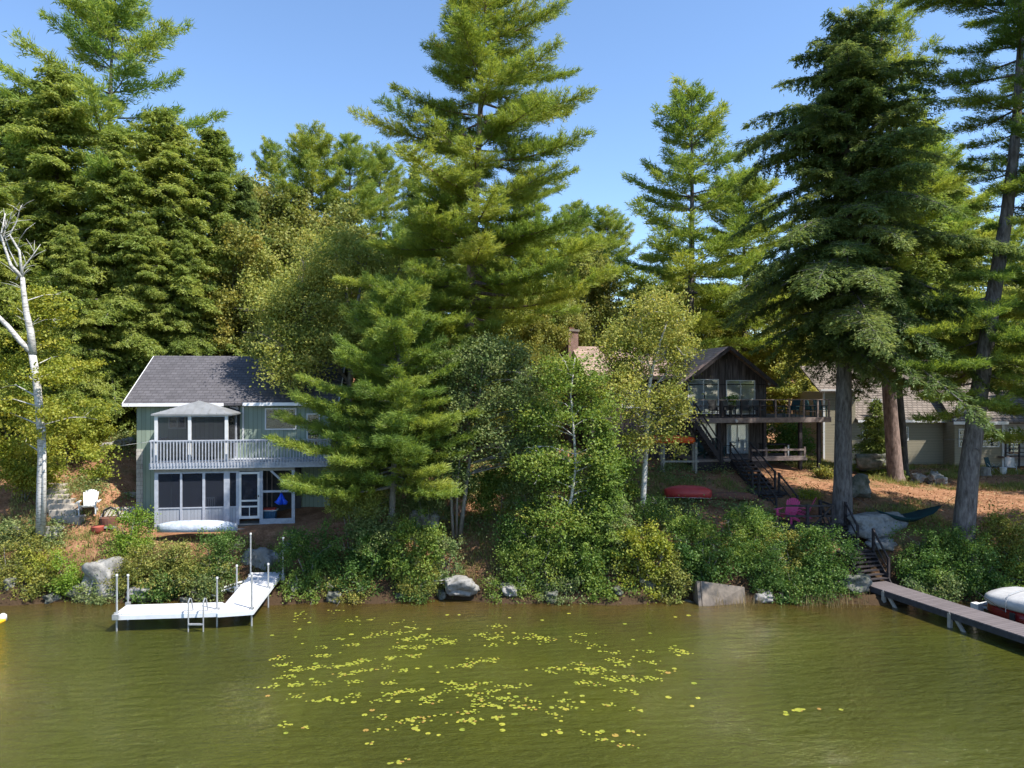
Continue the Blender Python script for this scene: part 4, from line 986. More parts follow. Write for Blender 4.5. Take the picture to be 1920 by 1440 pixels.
# things inside the lower porch
def box_thing(name, label, cat, loc, rz, parts_):
    o = thing(name, label, cat, loc, rz)
    for nm, mbx, m in parts_: mbx.build(nm, m, o, bevel=.01)
    return o
zfl = G.o.z+zbot+.03
p = G.w(G.x(505,-1.4), -1.4); p.z = zfl
tb = MB(); vs = []
for z_, r_w in ((0,.27),(.5,.33)):
    vs += [(-r_w,-.22,z_),(r_w,-.22,z_),(r_w,.22,z_),(-r_w,.22,z_)]
tb.add(vs, [(3,2,1,0),(0,1,5,4),(1,2,6,5),(2,3,7,6),(3,0,4,7)])
for i in range(5): tb.box(-.26+i*.12, -.23+i*.12, -.27, -.24, .03, .45)
box_thing('storage_bin', 'blue storage bin with faded red lid in the open porch bay', 'bin', p, G.t, [('body', tb, 'bluebin'), ('rim', MB().box(-.37,.37,-.27,.27,.5,.54), 'white'), ('lid', MB().box(-.30,.30,-.22,.22,.542,.60), 'redlid')])
p = G.w(G.x(527,-1.8), -1.82); p.z = G.o.z+G.z(527,921,-1.8)
o = thing('blue_bag', 'bright blue bag hanging from the rail of the open porch bay', 'bag', p, G.t)
rngb = random.Random(3)
MB().tube([(0,0,-.05),(0,0,-.2),(-.04,0,-.38),(-.08,0,-.55),(-.1,0,-.62)], [.02,.07,.15,.19,.04], 10, True, .5, rngb).build('body', 'bluebag', o, smooth=True)
MB().tube([(0.03,0,-.1),(.12,-.02,-.4),(.2,-.02,-.55),(.25,0,-.62)], [.02,.07,.12,.03], 8, True, .5, rngb).build('flap', 'bluebag', o, smooth=True)
p = G.w(G.x(392,-1.2), -1.2); p.z = zfl+.25
o = thing('plastic_chair', 'white plastic chair behind the porch screens', 'chair', p, G.t)
MB().box(-.22,.22,-.2,.2,.38,.41).build('seat','white',o); b_ = MB()
for i in range(5): b_.box(-.2+i*.09,-.15+i*.09,.18,.21,.41,.8)
b_.box(-.22,.22,.175,.215,.78,.86).build('backrest','white',o)
for sx_ in (-.2,.2):
    for sy_ in (-.18,.18): MB().box(sx_-.02,sx_+.02,sy_-.02,sy_+.02,0,.38).build('leg','white',o)
# things left of the green house
p = P(205,985,31.4); p.z = hgt(p.x,p.y)
o = thing('fire_grill', 'round rusty fire grill with dark hood left of the lime shrub', 'grill', p)
MB().tube([(0,0,0),(0,0,.3),(0,0,.42)], [.33,.36,.36], 16).build('bowl','rust',o); 
MB().tube([(-.36,.1,.42),(-.3,.1,.7),(0,.1,.86),(.3,.1,.7),(.36,.1,.42)], .05, 6).build('hood_rim','black',o)
for k in range(3): MB().box(-.45,.45,-.5+k*.1,-.44+k*.1,.02,.08).build('grate_slat','postwood',o)
p = P(222,960,32.2); p.z = hgt(p.x,p.y)
o = thing('wooden_pallet', 'grey wooden pallet leaning on the ground beside the green house', 'pallet', p, .3)
for k in range(8): MB().bar((-.6+k*.16,-.5,.12),(-.6+k*.16,.5,.42),.10,.03).build('slat','lightwood',o)
for k in range(2): MB().bar((-.66,-.35+.7*k,.10+.25*k),(.62,-.35+.7*k,.10+.25*k),.06,.08).build('bearer','postwood',o)
p = P(183,998,30.8); p.z = hgt(p.x,p.y)
o = thing('clay_pot', 'round terracotta pot in front of the fire grill', 'pot', p)
MB().tube([(0,0,0),(0,0,.12),(0,0,.26),(0,0,.30)], [.14,.24,.24,.26], 14).build('body','pot',o, smooth=True)
o = thing('plank_fence', 'low grey plank edging between white chair and green house', 'fence', P(200,935,34))
for k in range(16): MB().box(-1.6+k*.2,-1.42+k*.2,0,.03,-.3,.32).build('plank','lightwood',o)
MB().box(-1.62,1.62,.031,.08,.15,.22).build('rail','lightwood',o)
# utility wire from the slope to the deck
o = MB().tube([G.w(dx0,YD,zra-.05), P(210,838,35), P(120,868,37)], .012, 4).build('cable', 'white'); tag(o, 'thin pale cable from the deck corner of the green house into the trees', 'cable')

# ---- dark brown house
K_ = Fr(X(1282,42), 42, 3.3, 9)
bh = thing('brown_house', 'dark weathered wooden house with gable, long wing and balcony deck', 'house', K_.o, K_.t)
gx1 = K_.x(1437); ze = K_.z(1282,709); zp = K_.z(1355,650); gxm = gx1/2; BD = 8.5
ze = Z(712,42)-3.3; 
mb = MB(); mb.box(0, gx1, 0, BD, .6, ze)
mb.add([(0,0,ze),(gx1,0,ze),(gxm,0,zp-.12),(0,.15,ze),(gx1,.15,ze),(gxm,.15,zp-.12)], [(0,1,2),(5,4,3),(0,2,5,3),(1,4,5,2)])
mb.add([(0,BD,ze),(gx1,BD,ze),(gxm,BD,zp-.12),(0,BD-.15,ze),(gx1,BD-.15,ze),(gxm,BD-.15,zp-.12)], [(2,1,0),(3,4,5),(0,3,5,2),(1,2,5,4)])
mb.build('wall', 'brown', bh)
ov = .45; slope = (zp-ze)/gxm
rf = MB()
for sg in (-1,1):
    xe = gxm+sg*(gxm+ov)
    rf.slab([(gxm,-.6,zp),(xe,-.6,ze-slope*ov+.0),(xe,BD+.4,ze-slope*ov),(gxm,BD+.4,zp)][::(1 if sg < 0 else -1)], .10)
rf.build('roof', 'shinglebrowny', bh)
fb = MB()
for sg in (-1,1):
    xe = gxm+sg*(gxm+ov+.01); fb.bar((gxm,-.62,zp-.08),(xe,-.62,ze-slope*ov-.08),.04,.2)
fb.build('barge_board', 'brownwood', bh)
MB().box(.05, gx1-.05, -.03, -.002, ze-.32, ze-.26).build('band_board', 'brownwood', bh)
MB().box(gxm-.12, gxm+.12, -.05, -.002, zp-.75, zp-.35).build('gable_vent', 'black', bh)
# wing to the left
wx0 = K_.x(1108, .9); wz = Z(704,42.4)-3.3; wr = Z(649,45)-3.3
MB().box(wx0, -.005, .9, 7.5, -.2, wz).build('wing_wall', 'brown', bh)
rf = MB()
rf.slab([(wx0-.4,.4,wz-.05),(.0,.4,wz-.05),(gxm,4.2,wr),(wx0-.4,4.2,wr)], .12)
rf.slab([(wx0-.4,4.2,wr),(gxm,4.2,wr),(0,8,wz-.05),(wx0-.4,8,wz-.05)], .12)
rf.build('wing_roof', 'shinglebrown', bh)
MB().box(wx0-.4, -.05, .33, .39, wz-.24, wz-.02).build('fascia_board', 'brownwood', bh)
window(K_, bh, 1165, 1200, 732, 765, .895, 1); window(K_, bh, 1225, 1262, 732, 765, .895, 1)
MB().box(K_.x(1178,.3), K_.x(1208,.3), .3, .88, 0, K_.z(1190,815,.3)).build('shed_wall', 'brownpale', bh)
# chimney turned to the same house
cc = P(1068, 700, 45); 
ch = thing('brick_chimney', 'red brick chimney left of the brown roof', 'chimney', (cc.x, cc.y, 4.0), R(38))
chz = Z(622,45)-4.0
MB().box(-.42,.42,-.36,.36,-.3,chz).build('stack', 'brick', ch); MB().box(-.45,.45,-.45,.45,chz,chz+.14).build('cap', 'cement', ch); MB().box(-.2,.2,-.2,.2,chz+.142,chz+.26).build('flue', 'rust', ch)
def slider(px0, px1, py0, py1, yl=-.005, fr=K_, par=bh, fm='white', gmn='glassbright'):
    o = window(fr, par, px0, px1, py0, py1, yl, 1, 0, gmn, fm, .07, None, 'sliding_door', .05)
    a, zb = fr.p(px0, py1, yl); c, zt_ = fr.p(px1, py0, yl); n = 40; vs = []
    for i in range(n+1):
        x = a+.05+(c-a-.1)*i/n; y = yl-.008-.003*math.sin(i*1.9)
        vs += [(x,y,zb+.06),(x,y,zt_-.06)]
    MB().add(vs, [(2*i,2*i+1,2*i+3,2*i+2) for i in range(n)]).build('curtain', 'curtain', o)
    MB().box((a+c)/2+.04,(a+c)/2+.07,yl-.11,yl-.07,zb+.9,zb+1.15).build('handle', 'black', o)
    return o
slider(1289,1347,711,776); slider(1361,1415,713,777); slider(1306,1343,793,853); slider(1362,1402,795,856)
YB = -2.5
bx0, bx1 = K_.x(1287,YB), K_.x(1557,YB); zB = K_.z(1400,784,YB); zt2 = K_.z(1400,749,YB)
MB().box(bx0, bx1, YB, -.01, zB-.05, zB).box(gx1+.01, bx1, 0, 3.0, zB-.05, zB).build('deck_floor', 'brownwood', bh)
MB().box(bx0, bx1, YB-.06, YB-.005, zB-.26, zB+.02).box(bx1+.002, bx1+.06, YB, 3, zB-.26, zB+.02).build('deck_beam', 'brownpale', bh)
MB().box(bx0, bx1, YB-.05, YB+.05, zt2-.04, zt2).build('hand_rail', 'brownpale', bh)
for q in (.33,.66): MB().box(bx0, bx1, YB-.012, YB+.012, zB+(zt2-zB)*q-.015, zB+(zt2-zB)*q+.015).build('rail', 'brownwood', bh)
for pxp in (1290,1352,1390,1425,1454,1480,1507,1533,1554):
    x = K_.x(pxp,YB); MB().box(x-.04, x+.04, YB-.05, YB+.04, zB-.2, zt2-.041).build('rail_post', 'brownpale' if pxp > 1430 else 'brownwood', bh)
for pxp in (1347,1433,1500,1535):
    x = K_.x(pxp,YB+.3); MB().box(x-.09, x+.09, YB+.2, YB+.38, -.8, zB-.05).build('support_post', 'brownwood', bh)
MB().box(gx1+.3, gx1+.42, 1.5, 1.62, -.6, zB-.05).build('support_post', 'brownwood', bh)
# lower porch
zP = K_.z(1400,859,YB); qx0, qx1 = K_.x(1300,YB), K_.x(1508,YB)
MB().box(qx0, qx1, YB-.3, -.02, zP-.14, zP).build('porch_floor', 'brownpale', bh)
MB().box(qx0, K_.x(1433,YB), YB-.28, -.05, -.9, zP-.16).build('crawl_space', 'brownwood', bh)
zq = K_.z(1450,843,YB)
MB().box(K_.x(1403,YB), qx1-.1, YB-.25, YB-.19, zq-.05, zq+.05).box(K_.x(1403,YB), qx1-.1, YB-.25, YB-.19, zP+.02, zP+.1).build('rail', 'brownpale', bh)
for pxp in (1403,1434,1470,1506): 
    x = K_.x(pxp,YB); MB().box(x-.05, x+.05, YB-.19, YB-.1, zP, zq+.15).build('rail_post', 'brownpale', bh)
MB().box(K_.x(1350,YB), K_.x(1375,YB), YB-.25, YB-.21, K_.z(1360,835,YB)-.02, K_.z(1360,835,YB)+.02).build('rail', 'brownwood', bh)
for px_, pz_, yy_ in ((1433,707,-.05),(1441,719,-.05),(1380,788,YB-.1)):
    x, z = K_.p(px_, pz_, yy_); MB().tube([(x,yy_,z),(x,yy_-.12,z-.06)], [.05,.08], 8).build('flood_light', 'white', bh)

def stairs(name, label, A, B_, width, n, m='brownwood', rails=(1,1), rm='brownwood', posts=2, rh=.9, risers=True):
    """A bottom centre, B_ top centre"""
    A = Vector(A); B_ = Vector(B_); d = Vector((B_.x-A.x, B_.y-A.y, 0)); rz = math.atan2(d.y, d.x)-math.pi/2
    L = d.length; H = B_.z-A.z
    o = thing(name, label, 'stairs', A, rz)
    for k in range(n):
        y0 = L*k/n; z = H*(k+1)/n
        MB().box(-width/2, width/2, y0-.03, y0+L/n, z-.05, z).build('tread', m, o)
    for sg in (-1,1): MB().bar((sg*(width/2+.03),-.1,-.12),(sg*(width/2+.03),L,H-.12),.05,.26).build('stringer', m, o)
    for i, sg in enumerate((-1,1)):
        if not rails[i]: continue
        x = sg*(width/2+.06)
        MB().bar((x,0,rh),(x,L,H+rh),.06,.06).build('hand_rail', rm, o); MB().bar((x,0,rh*.5),(x,L,H+rh*.5),.04,.05).build('rail', rm, o)
        for k in range(posts): t = k/(posts-1); MB().box(x-.045,x+.045,L*t-.045,L*t+.045,H*t-.6,H*t+rh+.06).build('rail_post', rm, o)
    return o
stairs('staircase', 'steep dark staircase from the upper deck down to the lower porch', K_.w(K_.x(1338,YB-.0), YB-.5, zP), K_.w(K_.x(1289,YB), YB-.5, zB), .8, 11)
pA = P(1432,918,35.6); pB = K_.w(K_.x(1383,YB), YB-.35, zP)
stairs('staircase', 'dark flight of stairs just below the lower porch of the brown house', pA, pB, 1.0, 8)
o = thing('stair_landing', 'small dark landing between the two upper stair flights', 'landing', pA)
MB().box(-.9,.8,-1.1,.15,-.1,0).build('platform','brownwood',o)
for x_ in (-.8,.7):
    for y_ in (-1,.05): MB().box(x_-.05,x_+.05,y_-.05,y_+.05,-1.3,-.1).build('leg','brownwood',o)
T0 = P(1510,978,31.8); zT = T0.z
pC = Vector((X(1475,33.2), 33.2, zT)); pD = pA+Vector((-.1,-1.0,0))
stairs('staircase', 'dark flight of stairs ending at the platform with the pink chairs', pC, pD, 1.0, 7)
# platform
o = thing('wooden_platform', 'dark platform with railing carrying the two pink chairs', 'platform', Vector((X(1456,31.3), 30.7, zT)))
PW = X(1560,30.9)-X(1456,31.3)
MB().box(0,PW,0,2.6,-.14,0).build('floor','brownwood',o)
for x_, y_ in ((PW-.06,.0),(PW*.5,.0),(PW-.06,1.2)): MB().box(x_-.06,x_+.06,y_-.02,y_+.1,-1.2,.95).build('post','brownwood',o)
for zz in (.9,.45): MB().box(.2,PW,.0,.05,zz-.04,zz+.04).box(PW-.05,PW,.06,1.2,zz-.04,zz+.04).build('rail','brownwood',o)
MB().bar((PW*.62,.02,.05),(PW-.1,.02,.85),.04,.07).build('brace','brownwood',o)
for x_ in (.1,.9,1.8): MB().box(x_,x_+.1,.05,.15,-1.6,-.14).build('leg','brownwood',o)
c = P(1480,972,31.6); adirondack('adirondack_chair', 'pink adirondack chair nearest the railing corner, seen from its side', 'pink', (c.x, 31.7, zT), R(-50), 'pink chairs on the platform')
c = P(1500,966,32.3); adirondack('adirondack_chair', 'second pink adirondack chair, half hidden by the platform railing', 'pink', (X(1508,32.4), 32.4, zT), R(-120), 'pink chairs on the platform')
L1 = P(1590,1027,30.2)
stairs('staircase', 'dark stairs descending beside the hemlock trunk to the lowest landing', L1+Vector((-.1,.1,0)), Vector((X(1562,31.4), 31.4, zT)), 1.0, 6, rails=(1,1))
o = thing('stair_landing', 'dark landing at the top of the lowest stair flight', 'landing', L1)
MB().box(-.75,.75,-.9,.6,-.1,0).build('platform','brownwood',o)
for x_ in (-.6,.6): MB().box(x_-.05,x_+.05,-.6,-.5,-1.4,-.1).build('leg','brownwood',o)
pier0 = Vector((X(1642,28.55), 28.55, .55))
stairs('staircase', 'lowest dark stair flight leading down to the brown pier', pier0+Vector((0,.05,0)), L1+Vector((.1,-.85,0)), 1.25, 7, rails=(0,1))
# brown pier
pd = Vector((X(1960,22.4), 22.4, 0)); a0 = Vector((pier0.x, pier0.y, 0)); v = pd-a0; rz = math.atan2(v.y, v.x)+math.pi/2
LP = v.length+5
o = thing('wooden_pier', 'long brown plank pier running from the stairs to the right edge', 'pier', (a0.x, a0.y, 0), rz)
MB().box(-.58,.58,-LP,.1,.51,.55).build('decking','pier',o)
MB().box(-.60,-.54,-LP,.1,.32,.506).box(.54,.60,-LP,.1,.32,.506).build('side_beam','pierside',o)
for yy in (-.9,-3.7,-6.4,-9.2):
    for sg in (-1,1):
        MB().box(sg*.56-.06,sg*.56+.06,yy-.06,yy+.06,-1.0,.50).build('post','postwood',o)
    MB().bar((-.5,yy-.5,-.05),(-.5,yy-.12,.42),.08,.11).build('brace','postwood',o)
    MB().tube([(-.60,yy,.3),(-.60,yy,.56)],.02,6).build('pole_clamp','steel',o)
    MB().box(-.5,.5,yy-.04,yy+.04,.2,.29).build('cross_beam','pierside',o)
# boat under its cover
o = thing('covered_boat', 'dark red boat under a pale grey canvas cover beside the pier', 'boat', (X(1868,26.4), 26.4, 0), rz+R(10))
def loft(secs, closed=True):
    m_ = MB(); n = len(secs[0]); m_.v = [p for s_ in secs for p in s_]
    m_.f = [(i*n+j, i*n+(j+1)%n, (i+1)*n+(j+1)%n, (i+1)*n+j) for i in range(len(secs)-1) for j in range(n)]+[tuple(range(n-1,-1,-1)), tuple((len(secs)-1)*n+j for j in range(n))]
    return m_
def ring(y, w_, z0, z1, rnd=.7, n=18):
    r = []
    for j in range(n):
        a = 2*math.pi*j/n; cx, cz = math.cos(a), math.sin(a)
        r.append((math.copysign(abs(cx)**rnd, cx)*w_, y, (z0+z1)/2+math.copysign(abs(cz)**rnd, cz)*(z1-z0)/2))
    return r
hs_ = [ring(.05,.55,.25,.55), ring(-.1,.85,.12,.62), ring(-.5,1.08,0,.66), ring(-1.5,1.15,-.08,.68), ring(-4,1.15,-.1,.68), ring(-6,1.1,-.1,.7)]
loft(hs_).build('hull','redboat',o, smooth=True)
cv = [ring(.1,.5,.66,.82,.6), ring(0,.85,.55,.92,.6), ring(-.3,1.14,.50,1.0,.6), ring(-1.2,1.22,.48,1.08,.6), ring(-2.2,1.22,.48,1.22,.6), ring(-3.2,1.22,.48,1.16,.6), ring(-4.5,1.22,.48,1.25,.6), ring(-6,1.1,.5,1.1,.6)]
loft(cv).build('canvas_cover','cover',o, smooth=True)
for yy in (-1.1,-2.6): MB().box(-1.25,-1.17,yy-.08,yy+.08,-.05,.52).build('fender','black',o)
for yy in (-.9,-2.2,-3.2): MB().tube([(-1.235,yy,.5),(-1.23,yy,.85),(-1.0,yy,1.1),(0,yy,1.2 if yy < -2 else 1.12),(1.0,yy,1.1),(1.23,yy,.6)],.012,5).build('cover_seam','steel',o)
MB().bar((-1.22,.02,.95),(-1.235,-.9,.5),.02,.02).build('strap','black',o)
o = thing('boat_lift', 'white tubed boat lift frame between pier and covered boat', 'boat lift', (X(1838,26.6), 26.6, 0), rz)
MB().tube([(0,0,.22),(0,-5,.22)],.06,8).build('rail_tube','steel',o); MB().tube([(-.15,.05,.24),(1.2,.1,.26)],.08,8).build('bumper','white',o)
MB().box(-.25,.05,-.1,.2,.05,.32).build('motor_box','white',o)

# items around the brown house
zz = hgt(X(1250,38.5),38.5)
o = thing('canoe_rack', 'wooden rack left of the brown house stairs holding the orange canoe', 'rack', (X(1268,38.6), 38.6, zz))
rz_ = Z(832,38.6)-zz
for x_ in (-.75,1.0):
    for y_ in (-.3,.3): MB().box(x_-.06,x_+.06,y_-.05,y_+.05,-1.0,rz_).build('post','postwood',o)
    MB().box(x_-.05,x_+.05,-.42,.42,rz_,rz_+.08).build('cross_beam','postwood',o)
MB().box(-.9,1.15,-.36,-.31,rz_*.35,rz_*.35+.1).build('rail','postwood',o)
canoe('orange_canoe', 'orange canoe lying upside down on the wooden rack', 'orange', (X(1245,38.6), 38.6, zz+rz_+.09), 3.4, .8, .36, R(2), rim='orange')
zr_ = hgt(X(1290,33.6),33.6)
canoe('red_canoe', 'faded red canoe upside down in the brush below the brown house', 'red', (X(1290,33.6), 33.6, zr_+.34), 2.2, .8, .5, R(-8), rim='white')
canoe('old_canoe', 'rusty brown boat hull half hidden right of the red canoe', 'rust', (X(1372,33.8), 33.8, hgt(X(1372,33.8),33.8)+.05), 2.4, .6, .3, R(-8))
def dining_chair(x, y, z, rz, m, label, group, frp=K_):
    w_ = frp.w(x, y, 0); w_.z = z
    o = thing('deck_chair', label, 'chair', w_, frp.t+rz, group)
    MB().box(-.25,.25,-.25,.22,.40,.44).build('seat',m,o); MB().bar((0,.22,.40),(0,.36,.98),.5,.04,up=(0,-1,.2)).build('backrest',m,o)
    for sg in (-1,1):
        MB().box(sg*.27-.025,sg*.27+.025,-.26,.24,.60,.64).build('armrest',m,o)
        MB().box(sg*.25-.02,sg*.25+.02,-.24,-.2,0,.60).build('leg',m,o); MB().box(sg*.25-.02,sg*.25+.02,.18,.22,0,.60).build('leg',m,o)
    return o
zBd = K_.o.z+zB; zPd = K_.o.z+zP
names = ['dark deck chair left of the middle column on the upper deck','dark deck chair in front of the right sliding door','dark deck chair before the right edge of the right sliding door','dark deck chair at the corner of the gable wall','dark deck chair behind the first leaning rail post of the open deck','dark deck chair in the middle of the open upper deck','dark deck chair third from the corner on the open deck','dark deck chair at the far right end of the upper deck']
for i, pxp in enumerate((1340,1372,1398,1428,1462,1492,1520,1543)):
    dining_chair(K_.x(pxp,-1.7), -1.7+.25*(i%2), zBd, [0,.5,-.3,.2,1.2,-1,.4,0][i], 'green_chair' if i > 3 else 'black', names[i], 'dark chairs on the upper deck')
adirondack('adirondack_chair', 'dark teal adirondack chair at the foot of the steep staircase', 'green_chair', K_.w(K_.x(1331,YB), YB+.7, zP), K_.t+.3, 'dark teal chairs on the lower porch')
adirondack('adirondack_chair', 'dark teal adirondack chair before the lower left sliding door', 'green_chair', K_.w(K_.x(1346,YB+1.2), YB+1.3, zP), K_.t-.2, 'dark teal chairs on the lower porch')
o = thing('potted_plant', 'leafy plant hanging over the deck rail between the sliding doors', 'potted plant', K_.w(K_.x(1376,YB), YB+.35, zB+.45))
MB().tube([(0,0,0),(0,0,.3)],[.12,.18],10).build('pot','black',o); MB().box(-.06,.06,-.06,.06,-.45,0).build('stand','black',o)
link('foliage', blobtree(801, [], [(0,0,.55,.28,.25,.3)], 14, 40, .09, .1, 'darkleaf')[1], o)
o = thing('patio_table', 'low dark table behind the lower porch rail', 'table', K_.w(K_.x(1452,-1.5), -1.5, zP))
MB().box(-.8,.8,-.4,.4,.66,.70).build('table_top','brownwood',o)
for sx_ in (-.7,.7):
    for sy_ in (-.3,.3): MB().box(sx_-.04,sx_+.04,sy_-.04,sy_+.04,0,.66).build('leg','white' if sy_ < 0 else 'brownwood',o)

# ---- tan house
TN = Fr(X(1543,49), 49, 2.6, -1.5)
th = thing('tan_house', 'tan clapboard house with light brown roof behind the big trunks', 'house', TN.o, TN.t)
tx1 = TN.x(1800); tz = TN.z(1700,787); th2 = TN.x(1604)
MB().box(.12, tx1+.0, 0, 8, .45, tz).build('wall','clap',th)
MB().box(.12, th2, -.0, 6, tz+.001, TN.z(1560,735)).build('upper_wall','clap',th)
MB().box(0,.118,-.05,.1,.3,TN.z(1560,735)).build('corner_trim','white',th)
MB().box(.1, tx1+2.9, .02, 7.9, -.8, .449).build('foundation','tanconc',th)
rt = Z(738,52.5)-2.6
MB().slab([(th2,-.35,tz-.02),(tx1+.2,-.35,tz-.02),(tx1+.2,3.6,rt),(th2,3.6,rt)],.12).build('roof','shingletan',th)
MB().box(th2, tx1-.2, -.40, -.352, tz-.16, tz).build('eave_trim','fascia',th)
MB().slab([(th2-.3,3.6,rt),(tx1+4,3.6,rt),(tx1+4,6.5,rt+2.6),(th2-.3,6.5,rt+2.6)],.12).build('upper_roof','shingletan',th)
MB().box(-.3, th2+.3,-.4,-.35,TN.z(1560,735)-.0,TN.z(1560,735)+.18).build('eave_trim','fascia',th)
MB().slab([(-.4,-.4,TN.z(1560,735)+.1),(th2+.4,-.4,TN.z(1560,735)+.1),(th2+.4,3.2,TN.z(1560,735)+1.9),(-.4,3.2,TN.z(1560,735)+1.9)],.12).build('roof','shingletan',th)
# right wing, nearer
yw = -1.3; wx = TN.x(1790,yw); wx1 = TN.x(1881,yw); wzz = TN.z(1830,792,yw)
MB().box(wx, wx1, yw, 6, .45, wzz).build('wing_wall','clap',th)
MB().box(wx1+.002, wx1+4.5, yw+.5, 6, .45, wzz).build('wing_wall','clapgrey',th)
MB().box(wx1-.1, wx1+.06, yw-.05, yw-.002, .3, wzz).build('corner_trim','white',th)
MB().box(wx-.3, wx1+.1, yw-.42, yw-.38, wzz-.12, wzz+.08).build('eave_trim','fascia',th)
MB().slab([(wx-.3,yw-.38,wzz+.05),(wx1+4.8,yw-.38,wzz+.05),(wx1+4.8,2.6,wzz+2.1),(wx+.9,2.6,wzz+2.1)],.12).build('wing_roof','shingletan',th)
gv = MB(); gx0_, gz0_ = TN.p(1789,788,yw-.3); gx1_, gz1_ = TN.p(1815,738,yw-.3); gx2_, _ = TN.p(1821,762,yw-.3)
gv.slab([(gx0_,yw-.3,gz0_),(gx2_,yw-.3,gz0_+.9),(gx1_,yw-.3,gz1_)],.1,(0,-1,0)).build('gable_face','clapgrey',th)
MB().bar((gx0_,yw-.36,gz0_),(gx1_,yw-.36,gz1_),.06,.16).build('barge_board','white',th)
dm = MB(); dcx, dcz = TN.p(1808,697,4); dm.slab([(dcx-1.2,4,dcz-.9),(dcx,4,dcz-.9),(dcx+.1,4,dcz),(dcx-1.0,4,dcz)],.15,(0,-1,0)).build('dormer','shingletan',th)
window(TN, th, 1687, 1703, 800, 826, -.005, 0, 1); window(TN, th, 1616, 1634, 805, 828, -.005, 0, 1); window(TN, th, 1634, 1652, 748, 766, -.005, 0, 1)
window(TN, th, 1797, 1873, 804, 838, yw-.005, 1, 2); window(TN, th, 1731, 1747, 882, 888, -.0, 1, 0, fw=.03)
slider(1888,1911,803,853, yw+.495, TN, th, 'white', 'glassblue')
by = yw-.7
o_ = MB().box(TN.x(1884,by), TN.x(1884,by)+4, by, yw+.49, TN.z(1890,857,by)-.1, TN.z(1890,857,by)).build('balcony_floor','brownpale',th)
bb = MB(); zb_ = TN.z(1890,857,by)
for q in (.3,.6,.95): bb.box(TN.x(1884,by), TN.x(1884,by)+4, by-.03, by+.03, zb_+q-.03, zb_+q+.03)
for q in range(5): bb.box(TN.x(1884,by)+q*.9, TN.x(1884,by)+q*.9+.08, by-.04, by+.04, zb_-1.2, zb_+.95)
bb.build('balcony_rail','brownwood',th)
p = P(1896,900,44); p.z = hgt(p.x,p.y)
o = thing('folding_chair', 'light folding lawn chair at the right edge below the balcony', 'chair', p, -.4)
MB().box(-.25,.25,-.25,.25,.38,.41).build('seat','cover',o); MB().bar((0,.25,.38),(0,.42,.95),.5,.03,up=(0,-1,.2)).build('backrest','cover',o)
for sg in (-1,1): MB().tube([(sg*.27,-.3,0),(sg*.27,.2,.6)],.015,5).build('leg','steel',o); MB().tube([(sg*.27,.35,0),(sg*.27,-.25,.6)],.015,5).build('leg','steel',o)
p = P(1872,902,44); p.z = hgt(p.x,p.y)
o = thing('folding_chair', 'dark framed lawn chair left of the white bucket', 'chair', P(1862,904,44).xy.to_3d()+Vector((0,0,p.z)), .5)
MB().box(-.25,.25,-.25,.25,.38,.41).build('seat','teal',o); MB().bar((0,.25,.38),(0,.42,.95),.5,.03,up=(0,-1,.2)).build('backrest','teal',o)
for sg in (-1,1): MB().tube([(sg*.27,-.3,0),(sg*.27,.2,.6)],.015,5).build('leg','steel',o); MB().tube([(sg*.27,.35,0),(sg*.27,-.25,.6)],.015,5).build('leg','steel',o)
o = thing('bucket', 'white plastic bucket between the two lawn chairs', 'bucket', Vector((X(1881,43.6),43.6,hgt(X(1881,43.6),43.6))))
MB().tube([(0,0,0),(0,0,.42)],[.15,.2],12).build('body','white',o); MB().tube([(-.19,0,.4),(0,-.2,.3),(.19,0,.4)],.012,5).build('handle','steel',o)
o = thing('tree_stump', 'cut grey tree stump near the lawn chairs', 'stump', Vector((X(1848,43),43,hgt(X(1848,43),43))))
MB().tube([(0,0,-.2),(0,0,.1),(.02,0,.5)],[.42,.30,.27],10,True,.15,random.Random(2)).build('trunk','greybark',o)

# ---- hammock
A = P(1645,950,31.6); B_ = P(1762,948,30.6)
o = thing('hammock', 'sagging dark teal hammock slung between hemlock and leaning pine', 'hammock', A)
A = Vector((X(1640,31.2),31.2,Z(955,31.2))); A2 = Vector((X(1764,30.4),30.4,Z(948,30.4)))
n = 18; vs = []; 
for i in range(n+1):
    t = i/n; s_ = math.sin(math.pi*t); c = A.lerp(A2,t)+Vector((0,0,-.55*s_)); w_ = .05+.42*min(1,s_*1.6)
    vs += [c-o.location+Vector((.1*w_,-w_,.18*s_)), c-o.location+Vector((0,0,-.12*s_)), c-o.location+Vector((-.1*w_,w_,.18*s_))]
fs = []
for i in range(n): fs += [(3*i,3*i+1,3*i+4,3*i+3),(3*i+1,3*i+2,3*i+5,3*i+4)]
hm = MB().add(vs,fs).build('fabric','teal',o,smooth=True); hm.modifiers.new('s','SOLIDIFY').thickness = .01
MB().tube([A-o.location, Vector((X(1594,32),31.7,Z(930,31.8)))-o.location],.012,4).build('rope','black',o)
MB().tube([A2-o.location, Vector((X(1805,29.5),29.6,Z(925,29.6)))-o.location],.012,4).build('rope','black',o)

